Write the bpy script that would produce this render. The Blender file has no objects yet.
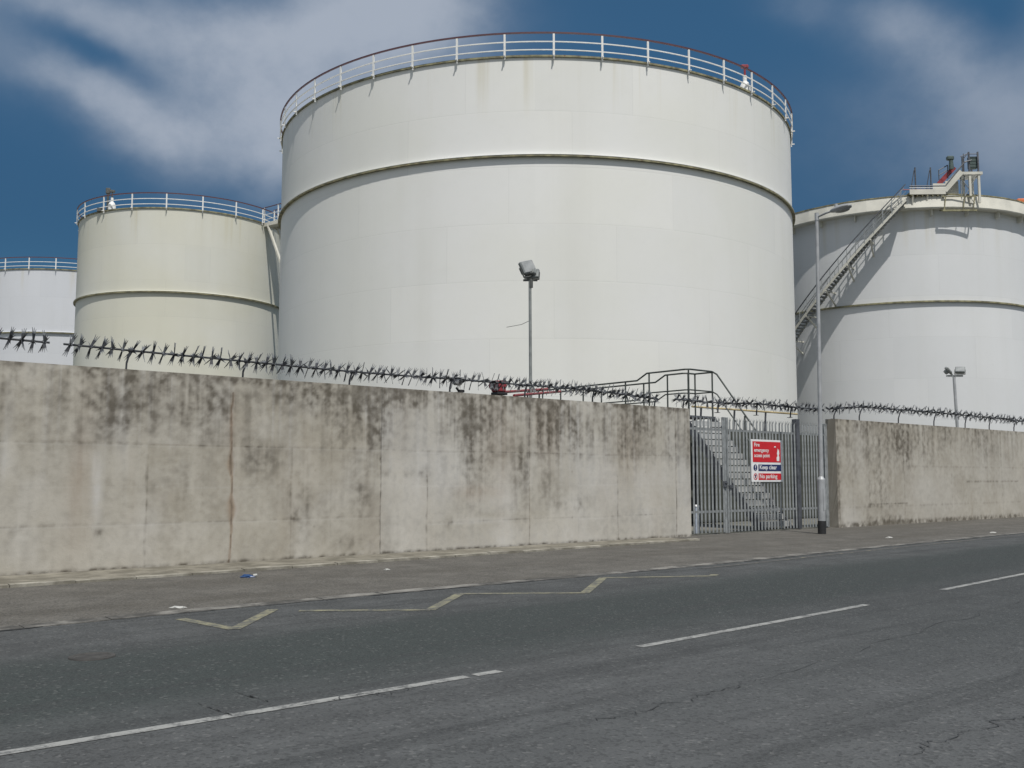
import bpy, bmesh, math, random
from mathutils import Vector, Matrix, noise
R_ = math.radians
random.seed(7)
scene = bpy.context.scene
COL = scene.collection

# ------------------------------------------------------------------ camera
F = 1000.0
TH = math.atan(94 / F)
CT, ST = math.cos(TH), math.sin(TH)
CH = 1.55
cam_d = bpy.data.cameras.new('camera')
cam = bpy.data.objects.new('camera', cam_d)
COL.objects.link(cam)
cam.location = (0, 0, CH)
cam.rotation_euler = (math.pi / 2 + TH, 0, 0)
cam_d.sensor_width = 36
cam_d.lens = 36 * F / 1024
cam_d.clip_end = 6000
scene.camera = cam

# ------------------------------------------------------------------ survey of the place (sight lines meeting real planes)
def ray(u, v):
    x = (u - 512) / F
    y = (384 - v) / F
    return (x, CT - y * ST, ST + y * CT)
def onz(u, v, z=0.0):
    d = ray(u, v); k = (z - CH) / d[2]
    return (d[0] * k, d[1] * k)
A = onz(0, 578); B = onz(690, 537)
_l = math.dist(A, B)
U = ((B[0] - A[0]) / _l, (B[1] - A[1]) / _l)       # along the street wall
N = (U[1], -U[0])                                  # from the wall out over the road
def st(p):
    d = (p[0] - A[0], p[1] - A[1])
    return (d[0] * U[0] + d[1] * U[1], d[0] * N[0] + d[1] * N[1])
def sw(u, v, t=0.0):                               # (s, z) on a plane parallel to the wall
    d = ray(u, v); den = d[0] * N[0] + d[1] * N[1]
    k = (A[0] * N[0] + A[1] * N[1] + t) / den
    return st((d[0] * k, d[1] * k))[0], CH + d[2] * k
WALL = Matrix.Translation((A[0], A[1], 0)) @ Matrix.Rotation(math.atan2(U[1], U[0]), 4, 'Z')
# street frame: local x = s along the wall, local y = -t (behind the wall is +), z up

# ------------------------------------------------------------------ node helpers
def newmat(name):
    m = bpy.data.materials.new(name); m.use_nodes = True
    nt = m.node_tree
    b = nt.nodes['Principled BSDF']
    return m, nt, b
class NT:
    def __init__(s, nt): s.nt = nt
    def n(s, typ, **kw):
        x = s.nt.nodes.new(typ)
        for k, v in kw.items(): setattr(x, k, v)
        return x
    def put(s, sock, v):
        if v is None: return
        if hasattr(v, 'is_output'): s.nt.links.new(v, sock)
        else: sock.default_value = v
    def math(s, op, a, b=None, c=None, clamp=False):
        x = s.n('ShaderNodeMath', operation=op); x.use_clamp = clamp
        s.put(x.inputs[0], a); s.put(x.inputs[1], b); s.put(x.inputs[2], c)
        return x.outputs[0]
    def mix(s, f, a, b):
        x = s.n('ShaderNodeMix', data_type='RGBA')
        s.put(x.inputs[0], f); s.put(x.inputs[6], a); s.put(x.inputs[7], b)
        return x.outputs[2]
    def ramp(s, f, lo, hi, a=0.0, b=1.0):
        x = s.n('ShaderNodeMapRange'); x.interpolation_type = 'SMOOTHSTEP'
        s.put(x.inputs[0], f); x.inputs[1].default_value = lo; x.inputs[2].default_value = hi
        x.inputs[3].default_value = a; x.inputs[4].default_value = b
        return x.outputs[0]
    def coord(s, out='Object', scale=(1, 1, 1)):
        t = s.n('ShaderNodeTexCoord'); m = s.n('ShaderNodeMapping')
        s.nt.links.new(t.outputs[out], m.inputs[0]); m.inputs[3].default_value = scale
        return m.outputs[0]
    def noise(s, vec, scale, detail=4.0, rough=0.55, dist=0.0):
        x = s.n('ShaderNodeTexNoise'); s.nt.links.new(vec, x.inputs['Vector'])
        x.inputs['Scale'].default_value = scale; x.inputs['Detail'].default_value = detail
        x.inputs['Roughness'].default_value = rough; x.inputs['Distortion'].default_value = dist
        return x.outputs[0]
    def bump(s, h, strength, dist):
        x = s.n('ShaderNodeBump'); s.put(x.inputs['Height'], h)
        x.inputs['Strength'].default_value = strength; x.inputs['Distance'].default_value = dist
        return x.outputs[0]
def C4(r, g, b): return (r, g, b, 1)

def paint_mat(name, col, rough=0.5, metal=0.0, var=0.12, scale=6.0, rust=0.0):
    m, nt, b = newmat(name); k = NT(nt)
    v = k.coord()
    n1 = k.noise(v, scale, 5)
    dark = C4(*[c * (1 - var * 1.6) for c in col]); lite = C4(*[min(1, c * (1 + var)) for c in col])
    c = k.mix(k.ramp(n1, 0.3, 0.7), dark, lite)
    if rust:
        n2 = k.noise(v, scale * 1.7, 6, 0.65)
        c = k.mix(k.ramp(n2, 0.62 - rust * 0.2, 0.78), c, C4(0.16, 0.07, 0.03))
    k.put(b.inputs['Base Color'], c)
    b.inputs['Metallic'].default_value = metal
    k.put(b.inputs['Roughness'], k.ramp(n1, 0.2, 0.8, rough - 0.08, rough + 0.1))
    return m

def tank_mat(name, col, warm, Rr, H):
    m, nt, b = newmat(name); k = NT(nt)
    v = k.coord(scale=(1, 1, 0.05)); vo = k.coord()
    sep = k.n('ShaderNodeSeparateXYZ'); nt.links.new(vo, sep.inputs[0])
    streak = k.noise(v, 0.55, 6, 0.6)
    blot = k.noise(vo, 0.16, 4, 0.5)
    fine = k.noise(vo, 2.2, 5, 0.6)
    c = k.mix(k.ramp(blot, 0.32, 0.68), C4(*col), C4(*warm))
    c = k.mix(k.ramp(streak, 0.42, 0.85, 0, 0.32), c, C4(col[0] * .80, col[1] * .79, col[2] * .74))
    c = k.mix(k.ramp(fine, 0.45, 0.8, 0, 0.10), c, C4(col[0] * .8, col[1] * .8, col[2] * .78))
    # weld seams of the plate courses: thin, barely darker
    fr = k.math('FRACT', k.math('DIVIDE', sep.outputs[2], 2.42))
    seam = k.math('LESS_THAN', fr, 0.016)
    ang = k.math('ARCTAN2', sep.outputs[0], sep.outputs[1])
    row = k.math('FLOOR', k.math('DIVIDE', sep.outputs[2], 2.42))
    npl = max(6, round(2 * math.pi * Rr / 7.3))
    fa = k.math('FRACT', k.math('ADD', k.math('MULTIPLY', ang, npl / (2 * math.pi)), k.math('MULTIPLY', row, 0.37)))
    seam2 = k.math('LESS_THAN', fa, 0.006)
    sm = k.math('MAXIMUM', seam, seam2)
    c = k.mix(k.math('MULTIPLY', sm, 0.07), c, C4(0.3, 0.3, 0.29))
    # plate-to-plate tone (repaints)
    wn = k.n('ShaderNodeTexWhiteNoise', noise_dimensions='2D')
    cmb = k.n('ShaderNodeCombineXYZ')
    pa = k.math('FLOOR', k.math('ADD', k.math('MULTIPLY', ang, npl / (2 * math.pi)), k.math('MULTIPLY', row, 0.37)))
    nt.links.new(pa, cmb.inputs[0]); nt.links.new(row, cmb.inputs[1]); nt.links.new(cmb.outputs[0], wn.inputs[0])
    c = k.mix(k.ramp(wn.outputs[0], 0, 1, 0, 0.13), c, C4(col[0] * .72, col[1] * .74, col[2] * .76))
    scuff = k.noise(k.coord(scale=(1, 1, 0.6)), 0.9, 8, 0.7, 0.4)
    c = k.mix(k.ramp(scuff, 0.66, 0.80, 0, 0.35), c, C4(col[0] * .62, col[1] * .61, col[2] * .58))
    # rust and algae runs below the rim and the girder
    zt = k.ramp(sep.outputs[2], H - 3.2, H, 0, 1)
    run = k.noise(k.coord(scale=(1, 1, 0.03)), 1.6, 4, 0.6)
    c = k.mix(k.math('MULTIPLY', k.math('MULTIPLY', zt, k.ramp(run, 0.52, 0.78)), 0.5), c, C4(0.48, 0.43, 0.27))
    k.put(b.inputs['Base Color'], c)
    b.inputs['Roughness'].default_value = 0.55
    b.inputs['Specular IOR Level'].default_value = 0.25
    hb = k.math('ADD', k.math('MULTIPLY', blot, 1.0), k.math('MULTIPLY', sm, -0.12))
    k.put(b.inputs['Normal'], k.bump(hb, 0.25, 0.12))
    return m

def asphalt_mat(name, col, road=True):
    m, nt, b = newmat(name); k = NT(nt)
    v = k.coord(); sep = k.n('ShaderNodeSeparateXYZ'); nt.links.new(v, sep.inputs[0])
    grain = k.noise(v, 55, 3, 0.7)
    chips = k.n('ShaderNodeTexVoronoi'); nt.links.new(v, chips.inputs['Vector']); chips.inputs['Scale'].default_value = 42
    mid = k.noise(v, 1.6, 6, 0.62)
    big = k.noise(k.coord(scale=(0.16, 1.0, 1)), 0.7, 5, 0.6, 0.4)
    c = k.mix(k.ramp(mid, 0.3, 0.72), C4(*[x * .80 for x in col]), C4(*[x * 1.22 for x in col]))
    if road:
        t = k.math('MULTIPLY', sep.outputs[1], -1.0)
        tw = k.math('ADD', t, k.math('MULTIPLY', big, 1.2))
        tw = k.math('ADD', tw, k.math('MULTIPLY', sep.outputs[0], 0.055))
        band = k.math('MULTIPLY', k.ramp(tw, 7.9, 9.1), k.ramp(tw, 10.3, 11.6, 1, 0))
        c = k.mix(k.math('MULTIPLY', band, 0.9), c, C4(col[0] * .50, col[1] * .60, col[2] * .57))
        band2 = k.math('MULTIPLY', k.ramp(tw, 12.7, 13.1), k.ramp(tw, 13.4, 14.0, 1, 0))
        c = k.mix(k.math('MULTIPLY', band2, 0.4), c, C4(col[0] * .62, col[1] * .66, col[2] * .66))
        far_dark = k.math('MULTIPLY', k.ramp(k.math('ADD', sep.outputs[0], k.math('MULTIPLY', big, 4.0)), 2.5, 9.0), k.ramp(tw, 8.2, 10.0))
        c = k.mix(k.math('MULTIPLY', far_dark, 0.42), c, C4(col[0] * .50, col[1] * .54, col[2] * .54))
        near = k.math('MULTIPLY', k.ramp(t, 9.4, 13.0), k.ramp(sep.outputs[0], 1.0, 7.0, 1.0, .35))
        c = k.mix(k.math('MULTIPLY', near, 0.30), c, C4(0.115, 0.118, 0.122))
        tyre = k.noise(k.coord(scale=(0.09, 2.2, 1)), 1.3, 5, 0.6, 0.3)
        c = k.mix(k.ramp(tyre, 0.46, 0.72, 0, 0.7), c, C4(col[0] * .55, col[1] * .56, col[2] * .57))
    else:
        c = k.mix(k.ramp(big, 0.42, 0.7, 0, 0.6), c, C4(col[0] * .66, col[1] * .64, col[2] * .6))
    c = k.mix(k.ramp(grain, 0.42, 0.75, 0, 0.42), c, C4(col[0] * 2.0, col[1] * 2.0, col[2] * 1.95))
    cw = k.n('ShaderNodeTexWhiteNoise', noise_dimensions='3D'); nt.links.new(chips.outputs['Position'], cw.inputs[0])
    c = k.mix(k.math('MULTIPLY', k.math('GREATER_THAN', cw.outputs[0], 0.965), 0.28), c, C4(0.2, 0.2, 0.195))
    c = k.mix(k.math('MULTIPLY', k.math('LESS_THAN', cw.outputs[0], 0.2), 0.35), c, C4(0.022, 0.023, 0.024))
    k.put(b.inputs['Base Color'], c)
    b.inputs['Roughness'].default_value = 0.88
    b.inputs['Specular IOR Level'].default_value = 0.25
    h = k.math('ADD', grain, k.math('MULTIPLY', chips.outputs['Distance'], 0.8))
    k.put(b.inputs['Normal'], k.bump(h, 0.6, 0.012))
    return m

def worn_paint(name, col, under, lo, hi):
    m, nt, b = newmat(name); k = NT(nt)
    v = k.coord()
    n = k.noise(v, 5.5, 6, 0.7)
    f = k.noise(v, 38, 4, 0.7)
    e = k.math('ADD', k.math('MULTIPLY', n, 0.75), k.math('MULTIPLY', f, 0.35))
    c = k.mix(k.ramp(e, lo, hi), C4(*under), C4(*col))
    k.put(b.inputs['Base Color'], c); b.inputs['Roughness'].default_value = 0.75
    return m

def concrete_mat(name, base, lite, ground=False):
    """street wall: colour attribute 'wear' = (dirt, lime/pale, rust)"""
    m, nt, b = newmat(name); k = NT(nt)
    at = k.n('ShaderNodeAttribute', attribute_name='wear')
    sp = k.n('ShaderNodeSeparateColor'); nt.links.new(at.outputs['Color'], sp.inputs[0])
    v = k.coord()
    n1 = k.noise(v, 1.1, 6, 0.6); n2 = k.noise(v, 9, 5, 0.65); n3 = k.noise(v, 60, 3, 0.6)
    c = k.mix(k.ramp(n1, 0.3, 0.7), C4(*base), C4(*lite))
    c = k.mix(k.ramp(n2, 0.45, 0.8, 0, 0.35), c, C4(base[0] * .72, base[1] * .70, base[2] * .66))
    c = k.mix(sp.outputs[1], c, C4(0.57, 0.56, 0.535))
    c = k.mix(sp.outputs[2], c, C4(0.24, 0.15, 0.085))
    c = k.mix(sp.outputs[0], c, C4(0.074, 0.062, 0.046))
    c = k.mix(k.ramp(n3, 0.5, 0.8, 0, 0.14), c, C4(0.12, 0.11, 0.10))
    k.put(b.inputs['Base Color'], c); b.inputs['Roughness'].default_value = 0.9
    b.inputs['Specular IOR Level'].default_value = 0.2
    h = k.math('ADD', k.math('MULTIPLY', n2, 0.7), k.math('MULTIPLY', n3, 0.3))
    k.put(b.inputs['Normal'], k.bump(h, 0.5, 0.012))
    return m

def plain_concrete(name, base, dirt, scale=2.0):
    m, nt, b = newmat(name); k = NT(nt)
    v = k.coord(); n1 = k.noise(v, scale, 6, 0.65); n2 = k.noise(v, scale * 12, 4, 0.65)
    c = k.mix(k.ramp(n1, 0.36, 0.7), C4(*dirt), C4(*base))
    c = k.mix(k.ramp(n2, 0.5, 0.8, 0, 0.4), c, C4(*dirt))
    k.put(b.inputs['Base Color'], c); b.inputs['Roughness'].default_value = 0.9
    k.put(b.inputs['Normal'], k.bump(n2, 0.5, 0.01))
    return m

M = dict(
    wall=concrete_mat('cast_concrete', (0.362, 0.336, 0.280), (0.462, 0.437, 0.380)),
    footing=plain_concrete('footing_concrete', (0.24, 0.222, 0.182), (0.12, 0.11, 0.086)),
    edging=plain_concrete('edging_concrete', (0.36, 0.34, 0.29), (0.15, 0.138, 0.11)),
    kerb=plain_concrete('kerb_concrete', (0.24, 0.23, 0.21), (0.055, 0.053, 0.048), 2.2),
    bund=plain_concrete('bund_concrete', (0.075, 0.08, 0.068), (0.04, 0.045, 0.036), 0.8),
    yard=plain_concrete('yard_concrete', (0.20, 0.19, 0.165), (0.10, 0.10, 0.08), 0.5),
    land=plain_concrete('land', (0.16, 0.15, 0.11), (0.08, 0.09, 0.05), 0.08),
    road=asphalt_mat('road_asphalt', (0.069, 0.072, 0.073)),
    pave=asphalt_mat('pavement_asphalt', (0.106, 0.100, 0.090), False),
    white_line=worn_paint('white_road_paint', (0.285, 0.287, 0.275), (0.085, 0.087, 0.087), 0.42, 0.62),
    yellow_line=worn_paint('yellow_road_paint', (0.235, 0.222, 0.145), (0.08, 0.083, 0.08), 0.44, 0.66),
    yellow_faint=worn_paint('faded_yellow_paint', (0.24, 0.22, 0.15), (0.08, 0.08, 0.076), 0.56, 0.70),
    tar=paint_mat('tar_seam', (0.046, 0.048, 0.049), 0.8),
    galv=paint_mat('galvanised_steel', (0.27, 0.285, 0.29), 0.5, 0.25, 0.18, 5, 0.0),
    tread=paint_mat('stair_tread_steel', (0.40, 0.405, 0.40), 0.6, 0.0, 0.12, 4),
    galv_dark=paint_mat('dark_galvanised', (0.10, 0.105, 0.118), 0.5, 0.3, 0.2, 5),
    rail=paint_mat('green_grey_tube', (0.060, 0.070, 0.064), 0.5, 0.2, 0.2, 6),
    spike=paint_mat('spike_steel', (0.034, 0.037, 0.044), 0.65, 0.0, 0.3, 12),
    spike_tip=paint_mat('spike_tip_steel', (0.16, 0.17, 0.18), 0.65, 0.0, 0.2, 12),
    lamp=paint_mat('lamp_column_paint', (0.36, 0.37, 0.38), 0.45, 0.1, 0.1, 3),
    black=paint_mat('black_band_paint', (0.02, 0.02, 0.021), 0.55),
    glass=paint_mat('lamp_glass', (0.30, 0.31, 0.31), 0.15),
    flood=paint_mat('floodlight_alloy', (0.24, 0.255, 0.25), 0.5, 0.2),
    flood_dark=paint_mat('floodlight_bracket', (0.095, 0.10, 0.095), 0.5, 0.2),
    red=paint_mat('red_pipe_paint', (0.24, 0.030, 0.038), 0.45, 0, 0.2, 4, 0.1),
    maroon=paint_mat('maroon_rail_paint', (0.085, 0.030, 0.040), 0.5),
    white=paint_mat('white_rail_paint', (0.74, 0.74, 0.72), 0.5, 0, 0.06, 4),
    cream=paint_mat('cream_steel', (0.58, 0.565, 0.50), 0.55, 0, 0.07, 1.0, 0.0),
    rim=paint_mat('mossy_rim_steel', (0.24, 0.225, 0.135), 0.7, 0, 0.35, 3, 0.3),
    sign_white=paint_mat('sign_white', (0.75, 0.75, 0.75), 0.4, 0, 0.04),
    sign_red=paint_mat('sign_red', (0.55, 0.012, 0.02), 0.4, 0, 0.06),
    sign_blue=paint_mat('sign_blue', (0.012, 0.022, 0.10), 0.4, 0, 0.06),
    green=paint_mat('green_grey_box', (0.06, 0.09, 0.085), 0.6),
    yellow_pipe=paint_mat('yellow_pipe_paint', (0.46, 0.37, 0.20), 0.6, 0, 0.25, 1.2, 0.3),
    blue=paint_mat('blue_plastic', (0.015, 0.055, 0.16), 0.4),
    paper=paint_mat('white_paper', (0.42, 0.42, 0.40), 0.8),
    orange=paint_mat('orange_plastic', (0.60, 0.16, 0.05), 0.5),
    rust=paint_mat('rusty_iron', (0.050, 0.048, 0.045), 0.8, 0.0, 0.25, 8),
    pale=paint_mat('pale_blue_plastic', (0.5, 0.56, 0.66), 0.4),
)
M['tank_main'] = tank_mat('tank_paint_white', (0.74, 0.74, 0.725), (0.715, 0.715, 0.675), 13.8, 19.4)
M['tank_cream'] = tank_mat('tank_paint_cream', (0.63, 0.628, 0.575), (0.605, 0.595, 0.505), 7.2, 19.4)
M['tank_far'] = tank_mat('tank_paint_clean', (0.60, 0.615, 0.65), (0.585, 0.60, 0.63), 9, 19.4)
M['tank_grey'] = tank_mat('tank_paint_cool', (0.66, 0.67, 0.68), (0.63, 0.64, 0.65), 8.6, 17.2)

# ------------------------------------------------------------------ mesh helpers
class MB:
    def __init__(s): s.bm = bmesh.new()
    def poly(s, pts):
        return s.bm.faces.new([s.bm.verts.new(p) for p in pts])
    def box(s, c, d, rot=None, bev=0.0):
        mt = Matrix.Translation(c)
        if rot is not None: mt = mt @ (rot.to_4x4() if hasattr(rot, 'to_4x4') else rot)
        mt = mt @ Matrix.Diagonal((d[0], d[1], d[2], 1))
        r = bmesh.ops.create_cube(s.bm, size=1, matrix=mt)
        if bev:
            es = list({e for v in r['verts'] for e in v.link_edges})
            bmesh.ops.bevel(s.bm, geom=es, offset=bev, segments=1, affect='EDGES')
        return s
    def bar(s, a, b, w, h=None, seg=8, taper=None):
        """round bar (h None) or rectangular bar w x h from a to b"""
        a, b = Vector(a), Vector(b); d = b - a; L = d.length
        if L < 1e-6: return s
        q = d.to_track_quat('Z', 'Y').to_matrix().to_4x4()
        mt = Matrix.Translation((a + b) / 2) @ q
        if h is None:
            bmesh.ops.create_cone(s.bm, cap_ends=True, segments=seg, radius1=w / 2, radius2=(taper or w) / 2, depth=L, matrix=mt)
        else:
            bmesh.ops.create_cube(s.bm, size=1, matrix=mt @ Matrix.Diagonal((w, h, L, 1)))
        return s
    def path(s, pts, w, h=None, seg=8):
        for a, b in zip(pts, pts[1:]): s.bar(a, b, w, h, seg)
        if h is None:
            for p in pts[1:-1]:
                bmesh.ops.create_icosphere(s.bm, subdivisions=1, radius=w / 2 * 1.02, matrix=Matrix.Translation(p))
        return s
    def lathe(s, prof, seg=96, a0=0.0, a1=2 * math.pi, close=False):
        full = abs(a1 - a0 - 2 * math.pi) < 1e-6
        n = seg if full else seg + 1
        rows = []
        for r, z in prof:
            if r < 1e-6: rows.append([s.bm.verts.new((0, 0, z))]); continue
            rows.append([s.bm.verts.new((r * math.sin(a0 + (a1 - a0) * i / seg), -r * math.cos(a0 + (a1 - a0) * i / seg), z)) for i in range(n)])
        pairs = list(zip(rows, rows[1:])) + ([(rows[-1], rows[0])] if close else [])
        for p, q in pairs:
            for i in range(seg):
                j = (i + 1) % n
                if len(p) == 1: f = [p[0], q[j], q[i]]
                elif len(q) == 1: f = [p[i], p[j], q[0]]
                else: f = [p[i], p[j], q[j], q[i]]
                s.bm.faces.new(f)
        if not full and close:
            s.bm.faces.new([r[0] for r in rows]); s.bm.faces.new([r[-1] for r in reversed(rows)])
        return s
    def ribbon(s, pts, width, z=None):
        """flat strip following (x, y) pts"""
        L = []
        for i, p in enumerate(pts):
            a = Vector(pts[max(0, i - 1)]); b = Vector(pts[min(len(pts) - 1, i + 1)])
            d = (b - a).normalized(); n = Vector((-d.y, d.x))
            w = width(i) if callable(width) else width
            L.append((s.bm.verts.new((p[0] + n.x * w / 2, p[1] + n.y * w / 2, z)), s.bm.verts.new((p[0] - n.x * w / 2, p[1] - n.y * w / 2, z))))
        for (a, b), (c, d) in zip(L, L[1:]): s.bm.faces.new([a, b, d, c])
        return s
    def build(s, name, mat, parent=None, matrix=None, smooth=False):
        bmesh.ops.recalc_face_normals(s.bm, faces=s.bm.faces)
        me = bpy.data.meshes.new(name); s.bm.to_mesh(me); s.bm.free()
        for mm in (mat if isinstance(mat, (list, tuple)) else [mat]): me.materials.append(mm)
        if smooth:
            me.polygons.foreach_set('use_smooth', [True] * len(me.polygons))
            try: me.set_sharp_from_angle(angle=R_(32))
            except Exception: pass
        o = bpy.data.objects.new(name, me); COL.objects.link(o)
        if parent: o.parent = parent
        if matrix is not None: o.matrix_world = matrix
        return o
def tag(o, label=None, cat=None, group=None, kind=None):
    if label: o['label'] = label
    if cat: o['category'] = cat
    if group: o['group'] = group
    if kind: o['kind'] = kind
    return o
def empty(name, matrix, label, cat, group=None):
    o = bpy.data.objects.new(name, None); COL.objects.link(o); o.matrix_world = matrix
    o.empty_display_size = 0.3
    return tag(o, label, cat, group)
def link_copy(src, parent, matrix=None, name=None):
    c = src.copy(); COL.objects.link(c); c.parent = parent
    if matrix is not None: c.matrix_local = matrix
    return c
def T(x, y, z=0): return Matrix.Translation((x, y, z))
def street(s, t, z=0.0): return WALL @ T(s, -t, z)

def lerp_curve(pts, x):
    if x <= pts[0][0]: return pts[0][1]
    for (a, b), (c, d) in zip(pts, pts[1:]):
        if x <= c:
            k = (x - a) / (c - a); return b + (d - b) * k
    return pts[-1][1]
def smooth_curve(pts, x):
    return sum(lerp_curve(pts, x + d) for d in (-2, -1, 0, 1, 2)) / 5
KERB = [(-60, 6.2), (-2, 5.95), (2, 5.72), (10, 5.78), (14.5, 5.42), (25, 4.95), (90, 3.2)]
CENTRE = [(-60, 10.85), (1, 10.88), (3, 10.80), (7.2, 10.55), (9.5, 10.35), (12.8, 10.1), (30, 8.7), (90, 6.2)]
kt = lambda s: smooth_curve(KERB, s)
ct = lambda s: smooth_curve(CENTRE, s)

# ------------------------------------------------------------------ setting: land, yard, road, pavement, kerb
mb = MB(); mb.poly([(-3000, -3000, -0.14), (3000, -3000, -0.14), (3000, 3000, -0.14), (-3000, 3000, -0.14)])
tag(mb.build('ground', M['land']), kind='structure')
mb = MB(); mb.poly([(-60, 0.3, -0.02), (110, 0.3, -0.02), (110, 90, -0.02), (-60, 90, -0.02)])
tag(mb.build('yard_ground', M['yard'], matrix=WALL), kind='structure')
ss = [x * 1.0 for x in range(-60, 91)]
mb = MB()
rows = [[mb.bm.verts.new((s, -(kt(s) + (22.5 - kt(s)) * k / 6), 0.0)) for k in range(7)] for s in ss]
for p, q in zip(rows, rows[1:]):
    for i in range(6): mb.bm.faces.new([p[i], p[i + 1], q[i + 1], q[i]])
tag(mb.build('road', M['road'], matrix=WALL), kind='structure')
KW = 0.20; PH = 0.012
mb = MB()
for a, b in zip(ss, ss[1:]):
    mb.poly([(a, 0.35, PH), (b, 0.35, PH), (b, -(kt(b) - KW), PH), (a, -(kt(a) - KW), PH)])
tag(mb.build('pavement', M['pave'], matrix=WALL), kind='structure')
mb = MB()                                                    # individual kerb stones with small mortar gaps and uneven lie
s = -30.0
while s < 70:
    e = s + 0.9; g = 0.006; dz = random.uniform(-0.012, 0.006); dt = random.uniform(-0.012, 0.012)
    a, b = s + g, e - g
    y = [-(kt(a) - KW) + dt, -(kt(b) - KW) + dt, -kt(b) - 0.01 + dt, -kt(a) - 0.01 + dt]
    xs = [a, b, b, a]
    lo = [mb.bm.verts.new((xs[i], y[i], -0.06)) for i in range(4)]
    hi = [mb.bm.verts.new((xs[i], y[i], PH + 0.004 + dz * .4 - (0.006 if i > 1 else 0))) for i in range(4)]
    mb.bm.faces.new(hi)
    for i in range(4):
        j = (i + 1) % 4; mb.bm.faces.new([lo[i], lo[j], hi[j], hi[i]])
    s = e
tag(mb.build('kerb', M['kerb'], matrix=WALL), kind='structure')
mb = MB()                                                    # far pavement behind the camera
mb.box((15, -24.5, 0.0), (150, 4, 0.24))
tag(mb.build('pavement_opposite', M['pave'], matrix=WALL), kind='structure')

# footing slab along the foot of the wall, with a paler edging
def fw(s): return lerp_curve([(-30, 1.85), (0, 1.74), (6, 1.52), (15.4, 1.22), (16.3, 1.15)], s)
fs = [-30 + i * 0.9 for i in range(50)] + [15.15, 15.6]
mb = MB()
for a, b in zip(fs, fs[1:]):
    mb.poly([(a, -0.003, 0.032), (b, -0.003, 0.032), (b, -(fw(b) - 0.13), 0.03), (a, -(fw(a) - 0.13), 0.03)])
tag(mb.build('footing', M['footing'], matrix=WALL), kind='structure')
mb = MB()
for a, b in zip(fs, fs[1:]):
    g = 0.006; dz = random.uniform(-.008, .008); dt = random.uniform(-.01, .01)
    xs = [a + g, b - g, b - g, a + g]; ys = [-(fw(a) - .13) + dt, -(fw(b) - .13) + dt, -fw(b) + dt, -fw(a) + dt]
    lo = [mb.bm.verts.new((xs[i], ys[i], -0.05)) for i in range(4)]
    hi = [mb.bm.verts.new((xs[i], ys[i], 0.058 + dz - (0.008 if i > 1 else 0))) for i in range(4)]
    mb.bm.faces.new(hi)
    for i in range(4):
        j = (i + 1) % 4; mb.bm.faces.new([lo[i], lo[j], hi[j], hi[i]])
tag(mb.build('footing_kerb', M['edging'], matrix=WALL), kind='structure')

# ------------------------------------------------------------------ road markings
ZM = 0.004
def s_range(a, b, n): return [a + (b - a) * i / n for i in range(n + 1)]
mb = MB()
for a, b in ((-16, -11.5), (-7.5, 0.72), (0.80, 1.06), (2.79, 7.2), (9.5, 14.6), (17.2, 22), (24.5, 29.5), (32, 37)):
    mb.ribbon([(s, -ct(s)) for s in s_range(a, b, 14)], 0.10, ZM)
tag(mb.build('centre_line', M['white_line'], matrix=WALL), kind='structure')
mb = MB()
for seg in ([(0.31, 6.25), (0.43, 7.35), (1.46, 6.2)], [(1.64, 6.5), (2.85, 7.44), (4.12, 6.37), (5.47, 7.38), (7.13, 6.11), (8.67, 7.02), (8.9, 6.9)]):
    for i, (p, q) in enumerate(zip(seg, seg[1:])):
        d = Vector((q[0] - p[0], q[1] - p[1])).normalized() * 0.05
        n = 8
        pts = [(p[0] + d.x * 0 + (q[0] - p[0]) * j / n, -(p[1] + (q[1] - p[1]) * j / n)) for j in range(n + 1)]
        mb.ribbon(pts, lambda i: 0.13, ZM + 0.0006 * (i % 2))
tag(mb.build('zigzag_marking', M['yellow_line'], matrix=WALL), kind='structure')
mb = MB()
mb.ribbon([(s, -(kt(s) + 0.32)) for s in s_range(9.6, 40, 50)], 0.10, ZM)
tag(mb.build('edge_line', M['yellow_faint'], matrix=WALL), kind='structure')
mb = MB()                                                    # tar seams and cracks
def wander(p, q, n, amp, seed):
    out = []
    for i in range(n + 1):
        k = i / n
        o = amp * noise.noise((k * 9 + seed, seed * 3.1, 0)) + amp * .5 * noise.noise((k * 37, seed, 2))
        out.append((p[0] + (q[0] - p[0]) * k, -(p[1] + (q[1] - p[1]) * k + o)))
    return out
for i, (a, b, w) in enumerate((((600, 722), (760, 680), .012), ((760, 680), (1024, 600), .009), ((900, 756), (1024, 716), .014),
                               ((240, 694), (268, 702), .008), ((198, 704), (232, 716), .008), ((330, 700), (420, 690), .012))):
    mb.ribbon(wander(st(onz(*a)), st(onz(*b)), 40, .12, i + 1.3), lambda j, w=w: w * (0.2 + .9 * random.random()), 0.0075)
tag(mb.build('road_crack', M['tar'], matrix=WALL), kind='structure')
mb = MB(); rg = random.Random(4); s = -12.0
while s < 24:
    e = s + rg.uniform(.25, 1.6); n = 6
    pts = [(s + (e - s) * i / n, -(kt(s + (e - s) * i / n) + rg.uniform(.0, .05))) for i in range(n + 1)]
    w0 = rg.uniform(.02, .075)
    mb.ribbon(pts, lambda i, w0=w0: w0 * rg.uniform(.3, 1.2) * (.15 if i in (0, n) else 1), 0.0065 + .0004 * rg.random())
    s = e + rg.choice((.0, .05, .3, .7))
tag(mb.build('gutter_dirt', M['tar'], matrix=WALL), kind='structure')
# iron cover in the carriageway
s, t = st(onz(92, 657))
mb = MB(); mb.lathe([(0, 0.010), (0.13, 0.010), (0.135, 0.006), (0.15, 0.006), (0.155, 0.011), (0.19, 0.011), (0.195, 0.001)], 28)
tag(mb.build('drain_cover', M['rust'], matrix=street(s, t)), 'small round rusty iron drain cover set in the road at lower left', 'drain cover')

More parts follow.
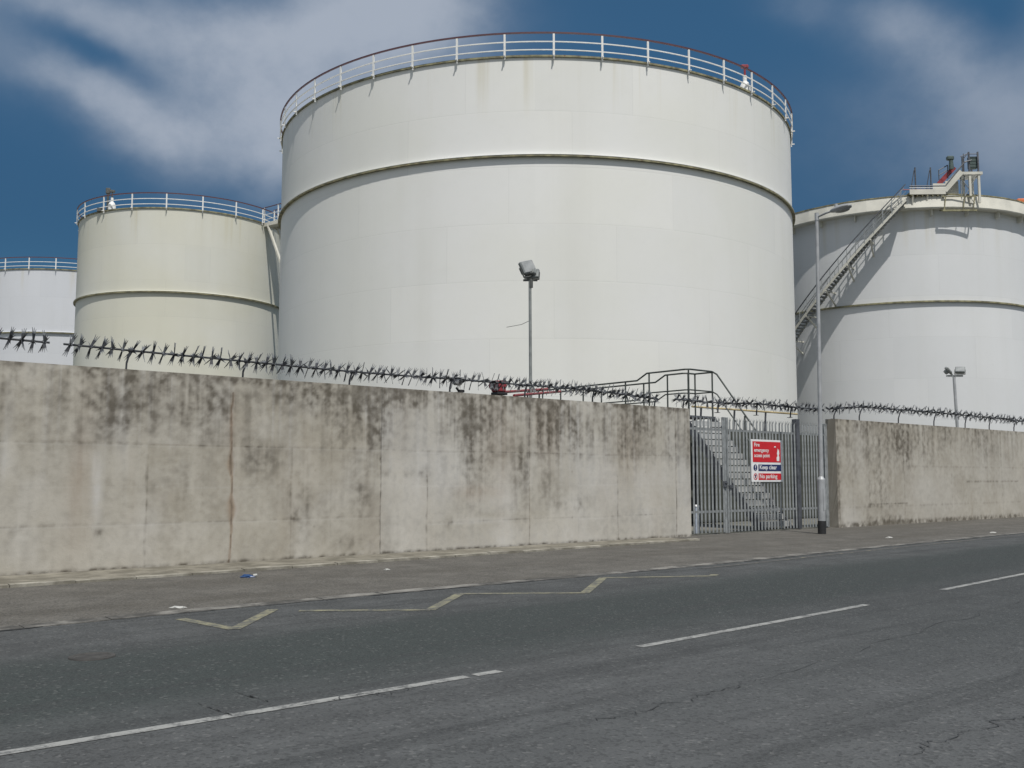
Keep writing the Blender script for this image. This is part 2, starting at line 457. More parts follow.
# ------------------------------------------------------------------ street walls
WT = 0.36; WH = 3.40
def fbm(x, y, z=0.0, o=4):
    return noise.fractal((x, y, z), 1.0, 2.0, o)
def sstep(a, b, x):
    k = min(1, max(0, (x - a) / (b - a))); return k * k * (3 - 2 * k)
def wall_mesh(name, s0, s1, ds, dz, wear, offset):
    n = round((s1 - s0) / ds); m = round((WH + 0.1) / dz)
    verts = []; cols = []; faces = []
    for i in range(n + 1):
        s = s0 + (s1 - s0) * i / n
        for j in range(m + 1):
            z = -0.1 + (WH + 0.1) * j / m
            verts.append((s, offset(s, z), z)); cols.append(wear(s, z))
    idx = lambda i, j: i * (m + 1) + j
    for i in range(n):
        for j in range(m): faces.append((idx(i, j), idx(i + 1, j), idx(i + 1, j + 1), idx(i, j + 1)))
    # top (weathered), back and ends
    k0 = len(verts)
    for i in range(n + 1):
        s = s0 + (s1 - s0) * i / n
        verts += [(s, WT, WH - 0.0), (s, WT, -0.1)]; cols += [(0.35, 0.1, 0)] * 2
    for i in range(n):
        a, b = k0 + 2 * i, k0 + 2 * i + 2
        faces.append((idx(i, m), idx(i + 1, m), b, a)); faces.append((a, b, b + 1, a + 1))
    for i, k in ((0, k0), (n, k0 + 2 * n)):
        faces.append([idx(i, j) for j in range(m + 1)] + [k, k + 1])
    me = bpy.data.meshes.new(name); me.from_pydata(verts, [], faces); me.update()
    at = me.color_attributes.new('wear', 'FLOAT_COLOR', 'POINT')
    flat = [x for c in cols for x in (c[0], c[1], c[2], 1.0)]
    at.data.foreach_set('color', flat)
    bm = bmesh.new(); bm.from_mesh(me); bmesh.ops.recalc_face_normals(bm, faces=bm.faces); bm.to_mesh(me); bm.free()
    me.materials.append(M['wall'])
    o = bpy.data.objects.new(name, me); COL.objects.link(o); o.matrix_world = WALL
    return o
def pxlist(L, t=0.0):
    out = []
    for u, v, w, h, a in L:
        s, z = sw(u, v, t); s1, _ = sw(u + w, v, t); _, z1 = sw(u, v - h, t)
        out.append((s, z, s1 - s, z1 - z, a))
    return out
# stains whose own place is on this wall: (surveyed x, y, half-width, half-height, strength)
STAINS = pxlist([(110, 400, 26, 22, .7), (70, 395, 30, 14, .45), (198, 402, 24, 18, .62), (200, 420, 16, 14, .4), (152, 385, 40, 12, .45),
    (30, 400, 16, 24, .22), (345, 398, 26, 16, .7), (374, 412, 9, 30, 1.0), (366, 400, 14, 18, .7), (340, 425, 12, 18, .5), (300, 500, 7, 26, .55), (297, 520, 5, 10, .8), (362, 496, 6, 12, .6),
    (362, 465, 12, 16, .3), (262, 463, 16, 12, .5), (130, 480, 20, 20, .22), (180, 485, 20, 18, .2), (470, 418, 16, 28, .78), (476, 455, 13, 34, .6),
    (450, 430, 16, 14, .4), (505, 415, 12, 22, .55), (522, 470, 7, 34, .5), (546, 428, 11, 22, .85), (400, 396, 26, 9, .8), (440, 400, 20, 8, .5), (543, 405, 14, 10, .6),
    (575, 432, 9, 18, .6), (598, 430, 8, 14, .5), (628, 452, 6, 18, .75), (670, 440, 5, 25, .35), (560, 500, 10, 10, .3), (575, 505, 14, 5, .35), (396, 474, 14, 3, .55), (424, 474, 4, 5, .6),
    (450, 524, 2, 4, .8), (15, 375, 4, 4, .8), (98, 532, 3, 3, .9), (15, 532, 4, 4, .8), (14, 470, 3, 3, .6), (548, 480, 6, 20, .35), (640, 425, 25, 16, .25), (347, 545, 10, 6, .3)])
PALES = pxlist([(97, 490, 4, 26, .8), (94, 470, 2, 14, .7), (8, 430, 5, 40, .35), (120, 415, 8, 30, .3), (395, 440, 12, 50, .35), (450, 460, 20, 40, .3),
    (520, 540, 60, 14, .35), (425, 460, 30, 40, .4), (590, 470, 16, 26, .35), (635, 500, 36, 30, .3), (490, 500, 22, 12, .3), (480, 521, 22, 3, .5), (682, 470, 8, 60, .45), (530, 390, 3, 50, .35), (150, 395, 2, 24, .5)])
RUSTS = pxlist([(80, 480, 8, 46, .28), (480, 492, 18, 6, .35), (232, 430, 5, 20, .2), (545, 425, 12, 24, .25), (500, 440, 14, 36, .2), (630, 450, 8, 26, .25)])
VJ = [(sw(148, 450)[0], 0, 1.95, .45), (sw(292, 450)[0], 0, 2.12, .30), (sw(8, 450)[0] - .12, 0, 3.4, .15), (7.0, 0, 3.4, .8), (8.17, 0, 1.7, .5), (11.05, 0, 3.4, .45), (13.97, 0, 1.6, .42), (16.2, 0, 3.4, .7), (-2.9, 0, 3.4, .5), (5.85, .3, 2.9, .12), (9.6, 0.1, 3.3, .12), (12.6, 0.1, 2.6, .12)]
HJ = [(-9, 7.0, 2.13, .28), (7.05, 16.2, 2.12, .22), (-9, 7.0, .78, .26), (8.2, 16.2, .62, .20), (-9, 16.7, 1.42, .05)]
CRK = sw(232, 450)[0]
TIES = [(s_, z_) for s_ in (-7.6, -6.1, -4.6, -3.1, -1.5, 5.5, 9.7, 12.4, 15.0) for z_ in (0.62, 1.7, 2.75)]
def blob(L, s, z, k):
    v = 0.0
    for cs, cz, a, b, w in L:
        d = ((s - cs) / (a * 1.25)) ** 2 + ((z - cz) / (b * 1.25)) ** 2
        if d < 5: v = max(v, w * math.exp(-d * 0.9) * k)
    return v
BAYS = [-9, -2.9, -.1, sw(148, 450)[0], CRK, sw(292, 450)[0], 7.0, 8.17, 9.6, 11.05, 12.6, 13.97, 16.2, 17]
LIFTS = [-.2, .78, 2.13, 3.5]
_rb = random.Random(12)
TONE = [[(_rb.uniform(-.07, .09), _rb.uniform(-.08, .10)) for _ in LIFTS] for _ in BAYS]
def bay_tone(s, z):
    i = max(k for k, b in enumerate(BAYS) if b <= s); j = max(k for k, b in enumerate(LIFTS) if b <= z)
    return TONE[i][j]
def wear_left(s, z):
    streak = fbm(s * 5.5, z * .32, 1.0, 4); streak2 = fbm(s * 15, z * .6, 7.0, 3)
    blot = fbm(s * .8, z * 1.1, 3.0, 5); fine = fbm(s * 7, z * 7, 5.0, 4)
    rag = max(0, min(1.2, .66 + .6 * streak + .38 * fine + .42 * fbm(s * 2.2, z * 1.6, 9, 4) + .3 * streak2))
    top = sstep(WH - 1.45 - .5 * blot, WH, z)
    d = .10 + .15 * blot + .10 * fine + .06 * streak
    d += top * (.20 + .15 * streak + .08 * streak2 + .30 * blot + .08 * fine) * (1.1 if s < 7 else .85)
    wash = sstep(1.9 - .35 * blot - .3 * streak, 2.3, z) if s < 9 else sstep(1.75 - .35 * blot - .4 * streak, 2.2, z)
    d += wash * (.06 if s < 9 else .15) * (.8 + .6 * blot + .5 * streak)
    d += sstep(WH - .22, WH - .02, z) * (.18 + .3 * fine)
    d += blob(STAINS, s, z, rag) * .78
    bt = bay_tone(s, z); d += bt[0] * .8
    if s > 7.0: d -= .03 * (1 - top)
    l = .10 + .10 * fbm(s * .5, z * .6, 20, 4) + max(0, .28 * (fbm(s * 9, z * .2, 31, 3) - .22)) * sstep(.8, WH, z) * 3
    l += blob(PALES, s, z, max(0, .8 + .5 * fine + .4 * streak))
    l += bt[1] + max(0, fbm(s * 1.1, z * .9, 77, 5)) * .35
    if s > 7.0: l += .12
    if 7.0 < s < 8.17 and z < 3.0: l += .10
    r = .04 + .08 * max(0, fbm(s * 1.4, z * .35, 41, 4)) + blob(RUSTS, s, z, max(0, .8 + .6 * streak))
    for js, z0, z1, a in VJ:
        x = abs(s - js - .008 * math.sin(z * 5 + js))
        if x < .05 and z0 <= z <= z1: d += a * max(0, 1 - x / .028) * (.75 + .6 * fine)
    for a0, a1, jz, a in HJ:
        x = abs(z - jz - .008 * math.sin(s * 1.3))
        if x < .04 and a0 <= s <= a1:
            d += a * max(0, 1 - x / .026) * (.7 + .8 * fine); l += .15 * max(0, 1 - abs(z - jz + .04) / .03)
    cx = s - CRK - .028 * fbm(z * 3.1, 2.2, 0, 4) - .02 * math.sin(z * 2)
    if z < 3.12 and abs(cx) < .16:
        wd = .013 + .02 * max(0, fbm(z * 2.4, 8, 0, 3)) + .035 * math.exp(-((z - .98) / .2) ** 2) + .02 * math.exp(-((z - 1.75) / .15) ** 2)
        d += .75 * math.exp(-(cx / (wd * .5)) ** 2) * (.55 + .5 * abs(fbm(z * 9, 4, 0, 2)) + .2)
        r += .55 * math.exp(-(cx / (wd * 1.7)) ** 2)
        l += .35 * math.exp(-((cx - wd * 1.8) / (wd * .8)) ** 2)
    for ts, tz in TIES:
        q = (s - ts) ** 2 + (z - tz) ** 2
        if q < .004: d += .45 * math.exp(-q / .0006)
    d += sstep(.10, .035, z) * (.45 + .5 * fine)
    return (min(.78, max(0, d)) * min(1.1, max(.5, .86 + .45 * fine + .25 * streak)), min(.9, max(0, l)), min(.8, max(0, r)))
def off_left(s, z):
    y = 0.0
    if s > 7.015: y = 0.022
    for js in (11.05, 16.2):
        x = abs(s - js)
        if x < .02: y += .012
    return y + .004 * noise.noise((s * .9, z * .9, 0))
tag(wall_mesh('concrete_wall', -9.0, 16.78, .025, .025, wear_left, off_left),
    'long grey concrete wall with black damp stains and a rusty crack, left of the metal gate', 'wall', 'concrete street walls')

STAINS2 = pxlist([(882, 444, 9, 16, .55), (900, 435, 8, 18, .75), (905, 445, 5, 18, .8), (920, 440, 10, 10, .5), (880, 480, 9, 24, .45), (872, 455, 6, 10, .5), (945, 437, 9, 10, .3), (845, 425, 4, 18, .5),
    (857, 470, 6, 10, .3), (890, 522, 14, 5, .8), (872, 505, 5, 2, .7), (870, 525, 4, 14, .3), (925, 455, 10, 8, .4), (975, 440, 12, 10, .25), (838, 470, 2, 60, .6), (873, 430, 3, 20, .4), (903, 425, 14, 8, .5), (862, 428, 10, 8, .5)])
PALES2 = pxlist([(850, 520, 8, 20, .3), (930, 495, 24, 20, .3), (860, 440, 6, 40, .2), (1000, 470, 30, 30, .2)])
VJ2 = [(24.75, 0, 3.4, .18), (25.75, .0, 3.4, .2), (28.0, 0, 3.4, .25), (31.4, 0, 3.4, .22), (35.5, 0, 3.4, .25), (40, 0, 3.4, .25), (45, 0, 3.4, .25)]
HJ2 = [(25.7, 28.2, .70, .5), (28.2, 50, 1.95, .2), (32.5, 37, 1.42, .5), (23.9, 60, .62, .2)]
def wear_right(s, z):
    streak = fbm(s * 4.5, z * .32, 11.0, 4); blot = fbm(s * .6, z * 1.0, 13.0, 5); fine = fbm(s * 6, z * 6, 15.0, 4)
    rag = max(0, .72 + .5 * streak + .6 * fine + .3 * fbm(s * 2.2, z * 2.2, 19, 4))
    top = sstep(WH - 1.5 - .5 * blot, WH, z)
    d = .12 + .10 * blot + .05 * fine + top * (.12 + .20 * streak + .14 * blot)
    d += blob(STAINS2, s, z, rag) * .78 + sstep(WH - .2, WH - .02, z) * (.1 + .3 * fine)
    l = .12 + .12 * fbm(s * .5, z * .6, 50, 4) + blob(PALES2, s, z, 1)
    r = .05 + .08 * max(0, fbm(s * 1.4, z * .35, 61, 4))
    for js, z0, z1, a in VJ2:
        x = abs(s - js)
        if x < .08 and z0 <= z <= z1: d += a * max(0, 1 - x / .05) * (.75 + .6 * fine)
    for a0, a1, jz, a in HJ2:
        x = abs(z - jz)
        if x < .06 and a0 <= s <= a1: d += a * max(0, 1 - x / .04) * (.7 + .8 * fine)
    d += sstep(.22, .06, z) * (.55 + .6 * fine + .4 * blot)
    if s < 24.0: d += .35; 
    return (min(.78, max(0, d)) * min(1.1, max(.5, .86 + .45 * fine + .25 * streak)), min(.9, max(0, l)), min(.8, max(0, r)))
tag(wall_mesh('concrete_wall', 23.86, 56.0, .04, .035, wear_right, lambda s, z: .004 * noise.noise((s * .9, z * .9, 5))),
    'grey concrete wall running off to the right behind the street lamp, stained brown near its top', 'wall', 'concrete street walls')

# ------------------------------------------------------------------ spiked anti-climb rails on the wall tops
def wheel_mesh(seed, nb):
    rnd = random.Random(seed)
    m = MB()
    m.bar((-.03, 0, 0), (.03, 0, 0), .05, seg=8)
    base = len(m.bm.faces)
    tips = []
    for i in range(nb):
        a = 2 * math.pi * i / nb + rnd.uniform(-.2, .2)
        tw = rnd.uniform(.5, 1.0) * (1 if i % 2 else -1)
        rad = Vector((0, math.sin(a), math.cos(a))); ax = Vector((1, 0, 0))
        tan = rad.cross(ax)
        wdir = (ax * math.sin(tw) + tan * math.cos(tw)).normalized(); nrm = rad.cross(wdir).normalized()
        lean = ax * rnd.uniform(-.16, .16)
        def P(r, w, th): 
            return rad * r + lean * r + wdir * w + nrm * th
        h = .0045
        def slab(quad):
            lo = [m.bm.verts.new(P(r, w, -h)) for r, w in quad]; hi = [m.bm.verts.new(P(r, w, h)) for r, w in quad]
            m.bm.faces.new(hi); m.bm.faces.new(lo[::-1])
            out = []
            for q in range(len(quad)):
                j = (q + 1) % len(quad); m.bm.faces.new([lo[q], lo[j], hi[j], hi[q]])
        slab([(.015, -.018), (.015, .018), (.125, .033), (.125, -.033)])
        n0 = len(m.bm.faces)
        m.bm.faces.ensure_lookup_table()
        for w0, w1, tipw in ((-.029, -.011, -.042), (-.008, .008, .0), (.011, .029, .044)):
            n1 = len(m.bm.faces)
            slab([(.1252, w0), (.1252, w1), (.213 + rnd.uniform(-.014, .014), tipw)])
            m.bm.faces.ensure_lookup_table()
            for f in list(m.bm.faces)[n1:]: f.material_index = 1
    bmesh.ops.recalc_face_normals(m.bm, faces=m.bm.faces)
    me = bpy.data.meshes.new('spike_wheel'); m.bm.to_mesh(me); m.bm.free()
    me.materials.append(M['spike']); me.materials.append(M['spike_tip'])
    return me
WHEELS = [wheel_mesh(i * 7 + 3, 4 + (i % 2)) for i in range(6)]
def spike_run(s0, s1, zc, brs, label, spacing=.178, lean=.10, zdrop=0.0, base_z=WH, y0=.16, curve=True):
    root = empty('spiked_rail', WALL @ T(s0, y0, base_z), label, 'spiked rail', 'spiked rotating rails along the wall tops')
    inv = 0
    def zz(s): return zc(s) - base_z
    n = max(2, int((s1 - s0) / 1.2)); m = MB()
    pts = [(s0 + (s1 - s0) * i / n - s0, 0, zz(s0 + (s1 - s0) * i / n)) for i in range(n + 1)]
    m.path(pts, .036, seg=8); m.build('rod', M['spike'], root)
    for b in brs:
        m = MB(); h = zz(b)
        pp = [(b - s0 - lean, -.02, -.0), (b - s0 - lean * .95, -.02, h * .35), (b - s0 - lean * .6, -.015, h * .7), (b - s0, 0, h + .01)]
        m.path(pp, .034, .022)
        m.box((b - s0 - lean, -.0, .006), (.12, .12, .012))
        m.bar((b - s0 - .05, 0, h), (b - s0 + .05, 0, h), .07)
        m.build('bracket', M['spike'], root)
    s = s0 + .09; i = 0
    while s < s1 - .05:
        rot = Matrix.Rotation(random.uniform(0, 6.28), 4, 'X')
        tilt = Matrix.Rotation(random.uniform(-.12, .12), 4, 'Z') @ Matrix.Rotation(.26 + random.uniform(-.14, .14), 4, 'Y')
        o = bpy.data.objects.new('spike_wheel', WHEELS[random.randrange(6)]); COL.objects.link(o); o.parent = root
        o.matrix_local = T(s - s0 + random.uniform(-.02, .02), 0, zz(s)) @ tilt @ rot
        s += spacing; i += 1
    return root
zl = lambda s: lerp_curve([(-9, 3.80), (0, 3.775), (1.96, 3.745), (4.1, 3.72), (6.4, 3.68), (8.9, 3.70), (13.3, 3.695), (15.7, 3.60)], s)
spike_run(-8.8, .62, zl, [-6.9, -4.7, -2.6], 'spiked rail at the far left, ending short of the square-sided gap over the wall', lean=.03)
spike_run(.84, 15.72, zl, [sw(135, 350)[0], sw(251, 361)[0], sw(357, 372)[0], sw(457, 378)[0], 11.1, sw(599, 390)[0], 15.6],
          'longest spiked rail, over the cracked stained wall from its left end up to the gate', lean=.09)
zg = lambda s: lerp_curve([(16.5, 3.66), (18, 3.63), (20, 3.70), (22.2, 3.69), (23.6, 3.69)], s)
spike_run(16.45, 23.6, zg, [16.85, 18.35, 20.15, 21.85], 'tangled spiked rail strung above the metal gate pales', spacing=.215, lean=.10, base_z=3.36, y0=.24)
zr = lambda s: lerp_curve([(23.7, 3.70), (25.3, 3.86), (31, 3.90), (37.4, 3.86), (60, 3.85)], s)
spike_run(23.7, 41.0, zr, [24.3, 25.8, 28.3, 30.8, 33.2, 35.2, 37.4, 39.5], 'spiked rail on leaning brackets along the right-hand wall beyond the street lamp', spacing=.29, lean=.30)

# ------------------------------------------------------------------ palisade gates
GT = -.26                                                   # gate line sits back from the wall face
sA = 16.80; sB = sw(726, 470, GT)[0]; sC = sw(797.5, 470, GT)[0]; sD = 23.80
PALE_W = .074; GZ = .03; PTOP = 3.27
def pale_mesh(h):
    m = MB(); w = PALE_W / 2
    # folded W-section pale with a triple-pointed splayed head
    xs = [-w, -w * .35, 0, w * .35, w]; ys = [0, -.016, -.006, -.016, 0]
    tops = [h - .02, h - .10, h, h - .10, h - .02]
    th = .004
    f = [(m.bm.verts.new((x, y, 0)), m.bm.verts.new((x, y, h - .14)), m.bm.verts.new((x * (1.15 if abs(x) > w * .9 else 1), y - (.03 if abs(x) > w * .9 else -.01), z))) for x, y, z in zip(xs, ys, tops)]
    g = [(m.bm.verts.new((x, y + th, 0)), m.bm.verts.new((x, y + th, h - .14)), m.bm.verts.new((x * (1.15 if abs(x) > w * .9 else 1), y + th - (.03 if abs(x) > w * .9 else -.01), z))) for x, y, z in zip(xs, ys, tops)]
    for i in range(4):
        for k in range(2):
            m.bm.faces.new([f[i][k], f[i + 1][k], f[i + 1][k + 1], f[i][k + 1]])
            m.bm.faces.new([g[i + 1][k], g[i][k], g[i][k + 1], g[i + 1][k + 1]])
        m.bm.faces.new([f[i][2], f[i + 1][2], g[i + 1][2], g[i][2]]); m.bm.faces.new([f[i][0], g[i][0], g[i + 1][0], f[i + 1][0]])
    for i in (0, 4):
        for k in range(2): m.bm.faces.new([f[i][k], f[i][k + 1], g[i][k + 1], g[i][k]])
    me = bpy.data.meshes.new('pale'); bmesh.ops.recalc_face_normals(m.bm, faces=m.bm.faces); m.bm.to_mesh(me); m.bm.free()
    me.materials.append(M['galv']); return me
PALE = pale_mesh(PTOP - GZ - .04)
def palisade(name, s0, s1, label, posts, rails=(.60, 2.86), pitch=.156, extras=None):
    root = empty(name, WALL @ T(s0, -GT, GZ), label, 'gate', 'palisade gate leaves')
    n = max(2, round((s1 - s0 - .12) / pitch))
    for i in range(n):
        o = bpy.data.objects.new('pale', PALE); COL.objects.link(o); o.parent = root
        o.matrix_local = T(.06 + (s1 - s0 - .12) * (i + .5) / n, -.034, .03) @ Matrix.Rotation(random.uniform(-.006, .006), 4, 'Y')
    for z in rails:
        m = MB(); m.box(((s1 - s0) / 2, 0, z), (s1 - s0 - .05, .05, .06)); m.build('rail', M['galv'], root)
    for x, w, mat in posts:
        m = MB(); m.box((x - s0, .01, (3.22 if w < .15 else 3.30) / 2), (w, w, 3.22 if w < .15 else 3.30), bev=.006); m.build('gate_post', mat, root)
    return root
g1 = palisade('palisade_gate', sA + .05, sB - .02, 'narrow grey steel palisade gate between the stained wall and the red sign', [(sA + .08, .10, M['galv']), (sB - .06, .09, M['galv'])])
m = MB(); m.box((sB - sA - .18, -.06, 1.35), (.12, .05, .18), bev=.01); m.bar((sB - sA - .22, -.10, 1.38), (sB - sA - .10, -.10, 1.38), .022); m.build('lock_box', M['galv_dark'], g1)
g2 = palisade('palisade_gate', sB + .02, sC - .02, 'wide grey steel palisade gate carrying the red safety sign', [(sB + .06, .08, M['galv']), (sC - .02, .17, M['galv_dark'])])
m = MB(); m.box((.12, -.055, 1.28), (.16, .045, .09), bev=.008); m.build('bolt', M['galv_dark'], g2)
g3 = palisade('palisade_gate', sC + .12, sD - .08, 'grey steel palisade leaf behind the street lamp, against the right-hand wall', [(sD - .13, .10, M['galv'])])

# safety sign
SZ0, SZ1 = 1.44, 2.66
ss0 = sw(752, 462, GT + .10)[0]; ss1 = sw(783, 462, GT + .10)[0]
SWd = ss1 - ss0; SH = SZ1 - SZ0
sign = empty('safety_sign', WALL @ T((ss0 + ss1) / 2, -GT - .075, (SZ0 + SZ1) / 2), 'red, white and blue emergency access sign on the metal gate', 'sign')
m = MB(); m.box((0, .006, 0), (SWd, .008, SH), bev=.003); m.build('board', M['sign_white'], sign)
def panel(x0, x1, z0, z1, name, mat, y=-.001):
    m = MB(); m.box(((x0 + x1) / 2, y, (z0 + z1) / 2), (x1 - x0, .004, z1 - z0)); return m.build(name, mat, sign)
w2, h2 = SWd / 2, SH / 2
ux = lambda f: -w2 + f * SWd
uz = lambda f: h2 - f * SH
red = panel(ux(.05), ux(.95), uz(.535), uz(.045), 'red_panel', M['sign_red'])
blu = panel(ux(.22), ux(.955), uz(.745), uz(.59), 'blue_panel', M['sign_blue'])
rd2 = panel(ux(.22), ux(.955), uz(.955), uz(.80), 'lower_red_panel', M['sign_red'])
def text(body, x, z, size, mat, parent, xs=1.0, align='LEFT'):
    cu = bpy.data.curves.new('lettering', 'FONT'); cu.body = body; cu.size = size; cu.align_x = align
    cu.offset = size * .018
    tmp = bpy.data.objects.new('tmp_text', cu); COL.objects.link(tmp)
    dg = bpy.context.evaluated_depsgraph_get()
    me = bpy.data.meshes.new_from_object(tmp.evaluated_get(dg))
    bpy.data.objects.remove(tmp)
    me.materials.clear(); me.materials.append(mat)
    o = bpy.data.objects.new('lettering', me); COL.objects.link(o); o.parent = parent
    o.matrix_local = T(x, -.0065, z) @ Matrix.Rotation(math.pi / 2, 4, 'X') @ Matrix.Diagonal((xs, 1, 1, 1))
    return o
text('Fire', ux(.09), uz(.165), .15, M['sign_white'], red, 1.15)
text('emergency', ux(.09), uz(.29), .15, M['sign_white'], red, 1.08)
text('access point', ux(.09), uz(.415), .15, M['sign_white'], red, 1.02)
text('Keep clear', ux(.25), uz(.70), .17, M['sign_white'], blu, 1.15)
text('No parking', ux(.245), uz(.915), .17, M['sign_white'], rd2, 1.12)
def disc(cx, cz, r, r_in, name, mat, y, parent=sign):
    m = MB()
    n = 24
    o = [m.bm.verts.new((cx + r * math.cos(2 * math.pi * i / n), y, cz + r * math.sin(2 * math.pi * i / n))) for i in range(n)]
    if r_in:
        q = [m.bm.verts.new((cx + r_in * math.cos(2 * math.pi * i / n), y, cz + r_in * math.sin(2 * math.pi * i / n))) for i in range(n)]
        for i in range(n): m.bm.faces.new([o[i], o[(i + 1) % n], q[(i + 1) % n], q[i]])
    else: m.bm.faces.new(o)
    return m.build(name, mat, parent)
mand = disc(ux(.125), uz(.665), .092, 0, 'round_symbol', M['sign_blue'], -.0025)
m = MB(); m.box((ux(.125), -.0045, uz(.648)), (.026, .002, .082)); m.box((ux(.125), -.0045, uz(.71)), (.026, .002, .024)); m.build('exclamation_mark', M['sign_white'], mand)
proh = disc(ux(.125), uz(.877), .095, .075, 'ring_symbol', M['sign_red'], -.0025)
m = MB(); m.box((ux(.125), -.0035, uz(.877)), (.018, .002, .16), Matrix.Rotation(R_(-42), 4, 'Y')); m.build('slash', M['sign_red'], proh)
text('P', ux(.125) - .035, uz(.877) - .045, .14, M['sign_blue'], proh)
m = MB()                                                     # white flame and helmet pictogram
fx, fz = ux(.855), uz(.42)
out = [(-.06, -.10), (.06, -.10), (.07, .02), (.04, .06), (.075, .12), (.05, .26), (.02, .2), (-.01, .28), (-.03, .16), (-.05, .13), (-.02, .05), (-.07, 0)]
m.poly([(fx + a, -.0058, fz + b) for a, b in out])
m.poly([(fx - .14 + a, -.0058, fz + .30 + b) for a, b in ((-.05, 0), (.05, 0), (.035, .035), (-.03, .03))])
m.build('pictogram', M['sign_white'], red)

# ------------------------------------------------------------------ behind the gate: bund wall, yellow pipe, crossover stair
BT = -5.15
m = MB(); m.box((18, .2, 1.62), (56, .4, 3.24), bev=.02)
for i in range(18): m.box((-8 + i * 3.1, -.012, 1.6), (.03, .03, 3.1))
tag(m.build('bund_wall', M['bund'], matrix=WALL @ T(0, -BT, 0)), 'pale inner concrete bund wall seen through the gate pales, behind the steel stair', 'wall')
ys_, yz_ = sw(692, 406.5, BT + .1); ye_ = sw(797, 413, BT + .1)[0]
yp = empty('yellow_pipe', WALL @ T(ys_, -BT - .1, yz_), 'faded yellow and orange pipe running just above the gate tops', 'pipe')
m = MB(); m.bar((0, 0, 0), (ye_ - ys_, 0, 0), .07, seg=12); m.build('pipe', M['yellow_pipe'], yp)
for x in (.5, 2.4, 4.3): 
    m = MB(); m.bar((x, .06, 3.2 - yz_), (x, 0, -.03), .05, .05); m.build('saddle', M['galv_dark'], yp)

T0 = -3.9
pA = [sw(688, 369, T0), sw(713, 371, T0)]
RH = 1.52
PZ = pA[0][1] - RH                                           # deck level
sL = sw(685, 405, T0)[0]; sR = sw(713, 405, T0)[0] + .04
yT = -T0; yB = 1.0                                           # flight runs from the landing (yT) down to the gate (yB)
stair = empty('crossover_stair', WALL @ T(0, 0, 0), 'grey steel stair and railed walkway climbing over the inner wall behind the gate', 'stair')
nT = 16
slope = PZ / (yT - yB)
for k in range(nT):
    z = PZ * (nT - k) / (nT + 1); y = yT - (PZ - z) / slope
    m = MB(); m.box(((sL + sR) / 2, y, z), (sR - sL - .04, .24, .03)); m.box(((sL + sR) / 2, y - .115, z - .085), (sR - sL - .04, .012, .14)); m.build('tread', M['tread'], stair)
for x in (sL, sR):
    m = MB(); m.bar((x, yT + .05, PZ - .12), (x, yB - .02, -.1), .03, .26); m.build('stringer', M['galv_dark'], stair)
sW = pA[0][0]; sE = sW + .95
yJ = yT + 1.9; yEnd = yT + 8.0; ZJ = PZ - .22
m = MB(); m.box(((sL + sR) / 2, yT + .45, PZ - .03), (sR - sL + .2, .9, .06)); m.build('landing', M['galv_dark'], stair)
m = MB(); m.box(((sW + sE) / 2, (yT + .91 + yJ) / 2, PZ - .03), (.95, yJ - yT - .91, .06)); m.build('walkway', M['galv_dark'], stair)
m = MB(); m.box(((sW + sE) / 2, (yJ + yEnd) / 2 + .02, ZJ - .03), (.95, yEnd - yJ, .06)); m.build('lower_walkway', M['galv_dark'], stair)
def rail_pair(name, pts, drop=.68):
    m = MB(); m.path(pts, .058, seg=8); o = m.build(name, M['rail'], stair)
    m = MB(); m.path([(x, y, z - drop) for x, y, z in pts], .046, seg=8); m.build('mid_rail', M['rail'], o)
    return o
lowz = lambda y: PZ + RH - (yT - y) * slope
rail_pair('handrail', [(sW, yEnd, ZJ + RH - .02), (sW, yJ + .35, ZJ + RH), (sW, yJ - .1, PZ + RH), (sW, yT + .12, PZ + RH), (sW + .1, yT, PZ + RH), (sR - .06, yT, PZ + RH), (sR, yT - .15, PZ + RH - .1), (sR, yB + .35, lowz(yB + .35))])
rail_pair('handrail', [(sE, yEnd, ZJ + RH - .02), (sE, yJ + .35, ZJ + RH), (sE, yJ - .1, PZ + RH), (sE, yT + 1.0, PZ + RH), (sE + .1, yT + .9, PZ + RH), (sR + .12, yT + .88, PZ + RH), (sR + .12, yT + .1, PZ + RH)])
def post(x, y, z0, z1):
    m = MB(); m.bar((x, y, z0), (x, y, z1), .055, seg=8); m.build('rail_post', M['rail'], stair)
for y in (yJ - .2, yJ + .9, yJ + 3.0, yJ + 5.2):
    for x in (sW, sE): post(x, y, (PZ if y < yJ else ZJ), (PZ if y < yJ else ZJ) + RH)
for x in (sW + .02, sR - .06): post(x, yT, PZ, PZ + RH)
for x in (sE + .12, sR + .12): post(x, yT + .88, PZ, PZ + RH)
for y in (yT - 1.25, yT - 2.4):
    post(sR, y, lowz(y) - RH - .1, lowz(y))
for x, y in ((sL + .1, yT + .1), (sL + .1, yT + .8), (sR, yT + .1), (sR, yT + .8), (sW + .2, yJ - .2), (sE - .2, yJ - .2), (sW + .2, yEnd - .3), (sE - .2, yEnd - .3)):
    m = MB(); m.bar((x, y, -.02), (x, y, (PZ if y < yJ else ZJ) - .06), .09, .09); m.build('support_leg', M['galv_dark'], stair)

s, z = sw(697, 524, -1.0)
mk = empty('marker_post', WALL @ T(s, 1.0, 0), 'pale blue plastic marker post standing behind the narrow gate', 'post')
m = MB(); m.bar((0, 0, 0), (0, 0, .75), .16, seg=14); m.build('post', M['pale'], mk)
m = MB(); m.bar((0, 0, .75), (0, 0, .80), .18, seg=14, taper=.10); m.build('cap', M['sign_white'], mk)

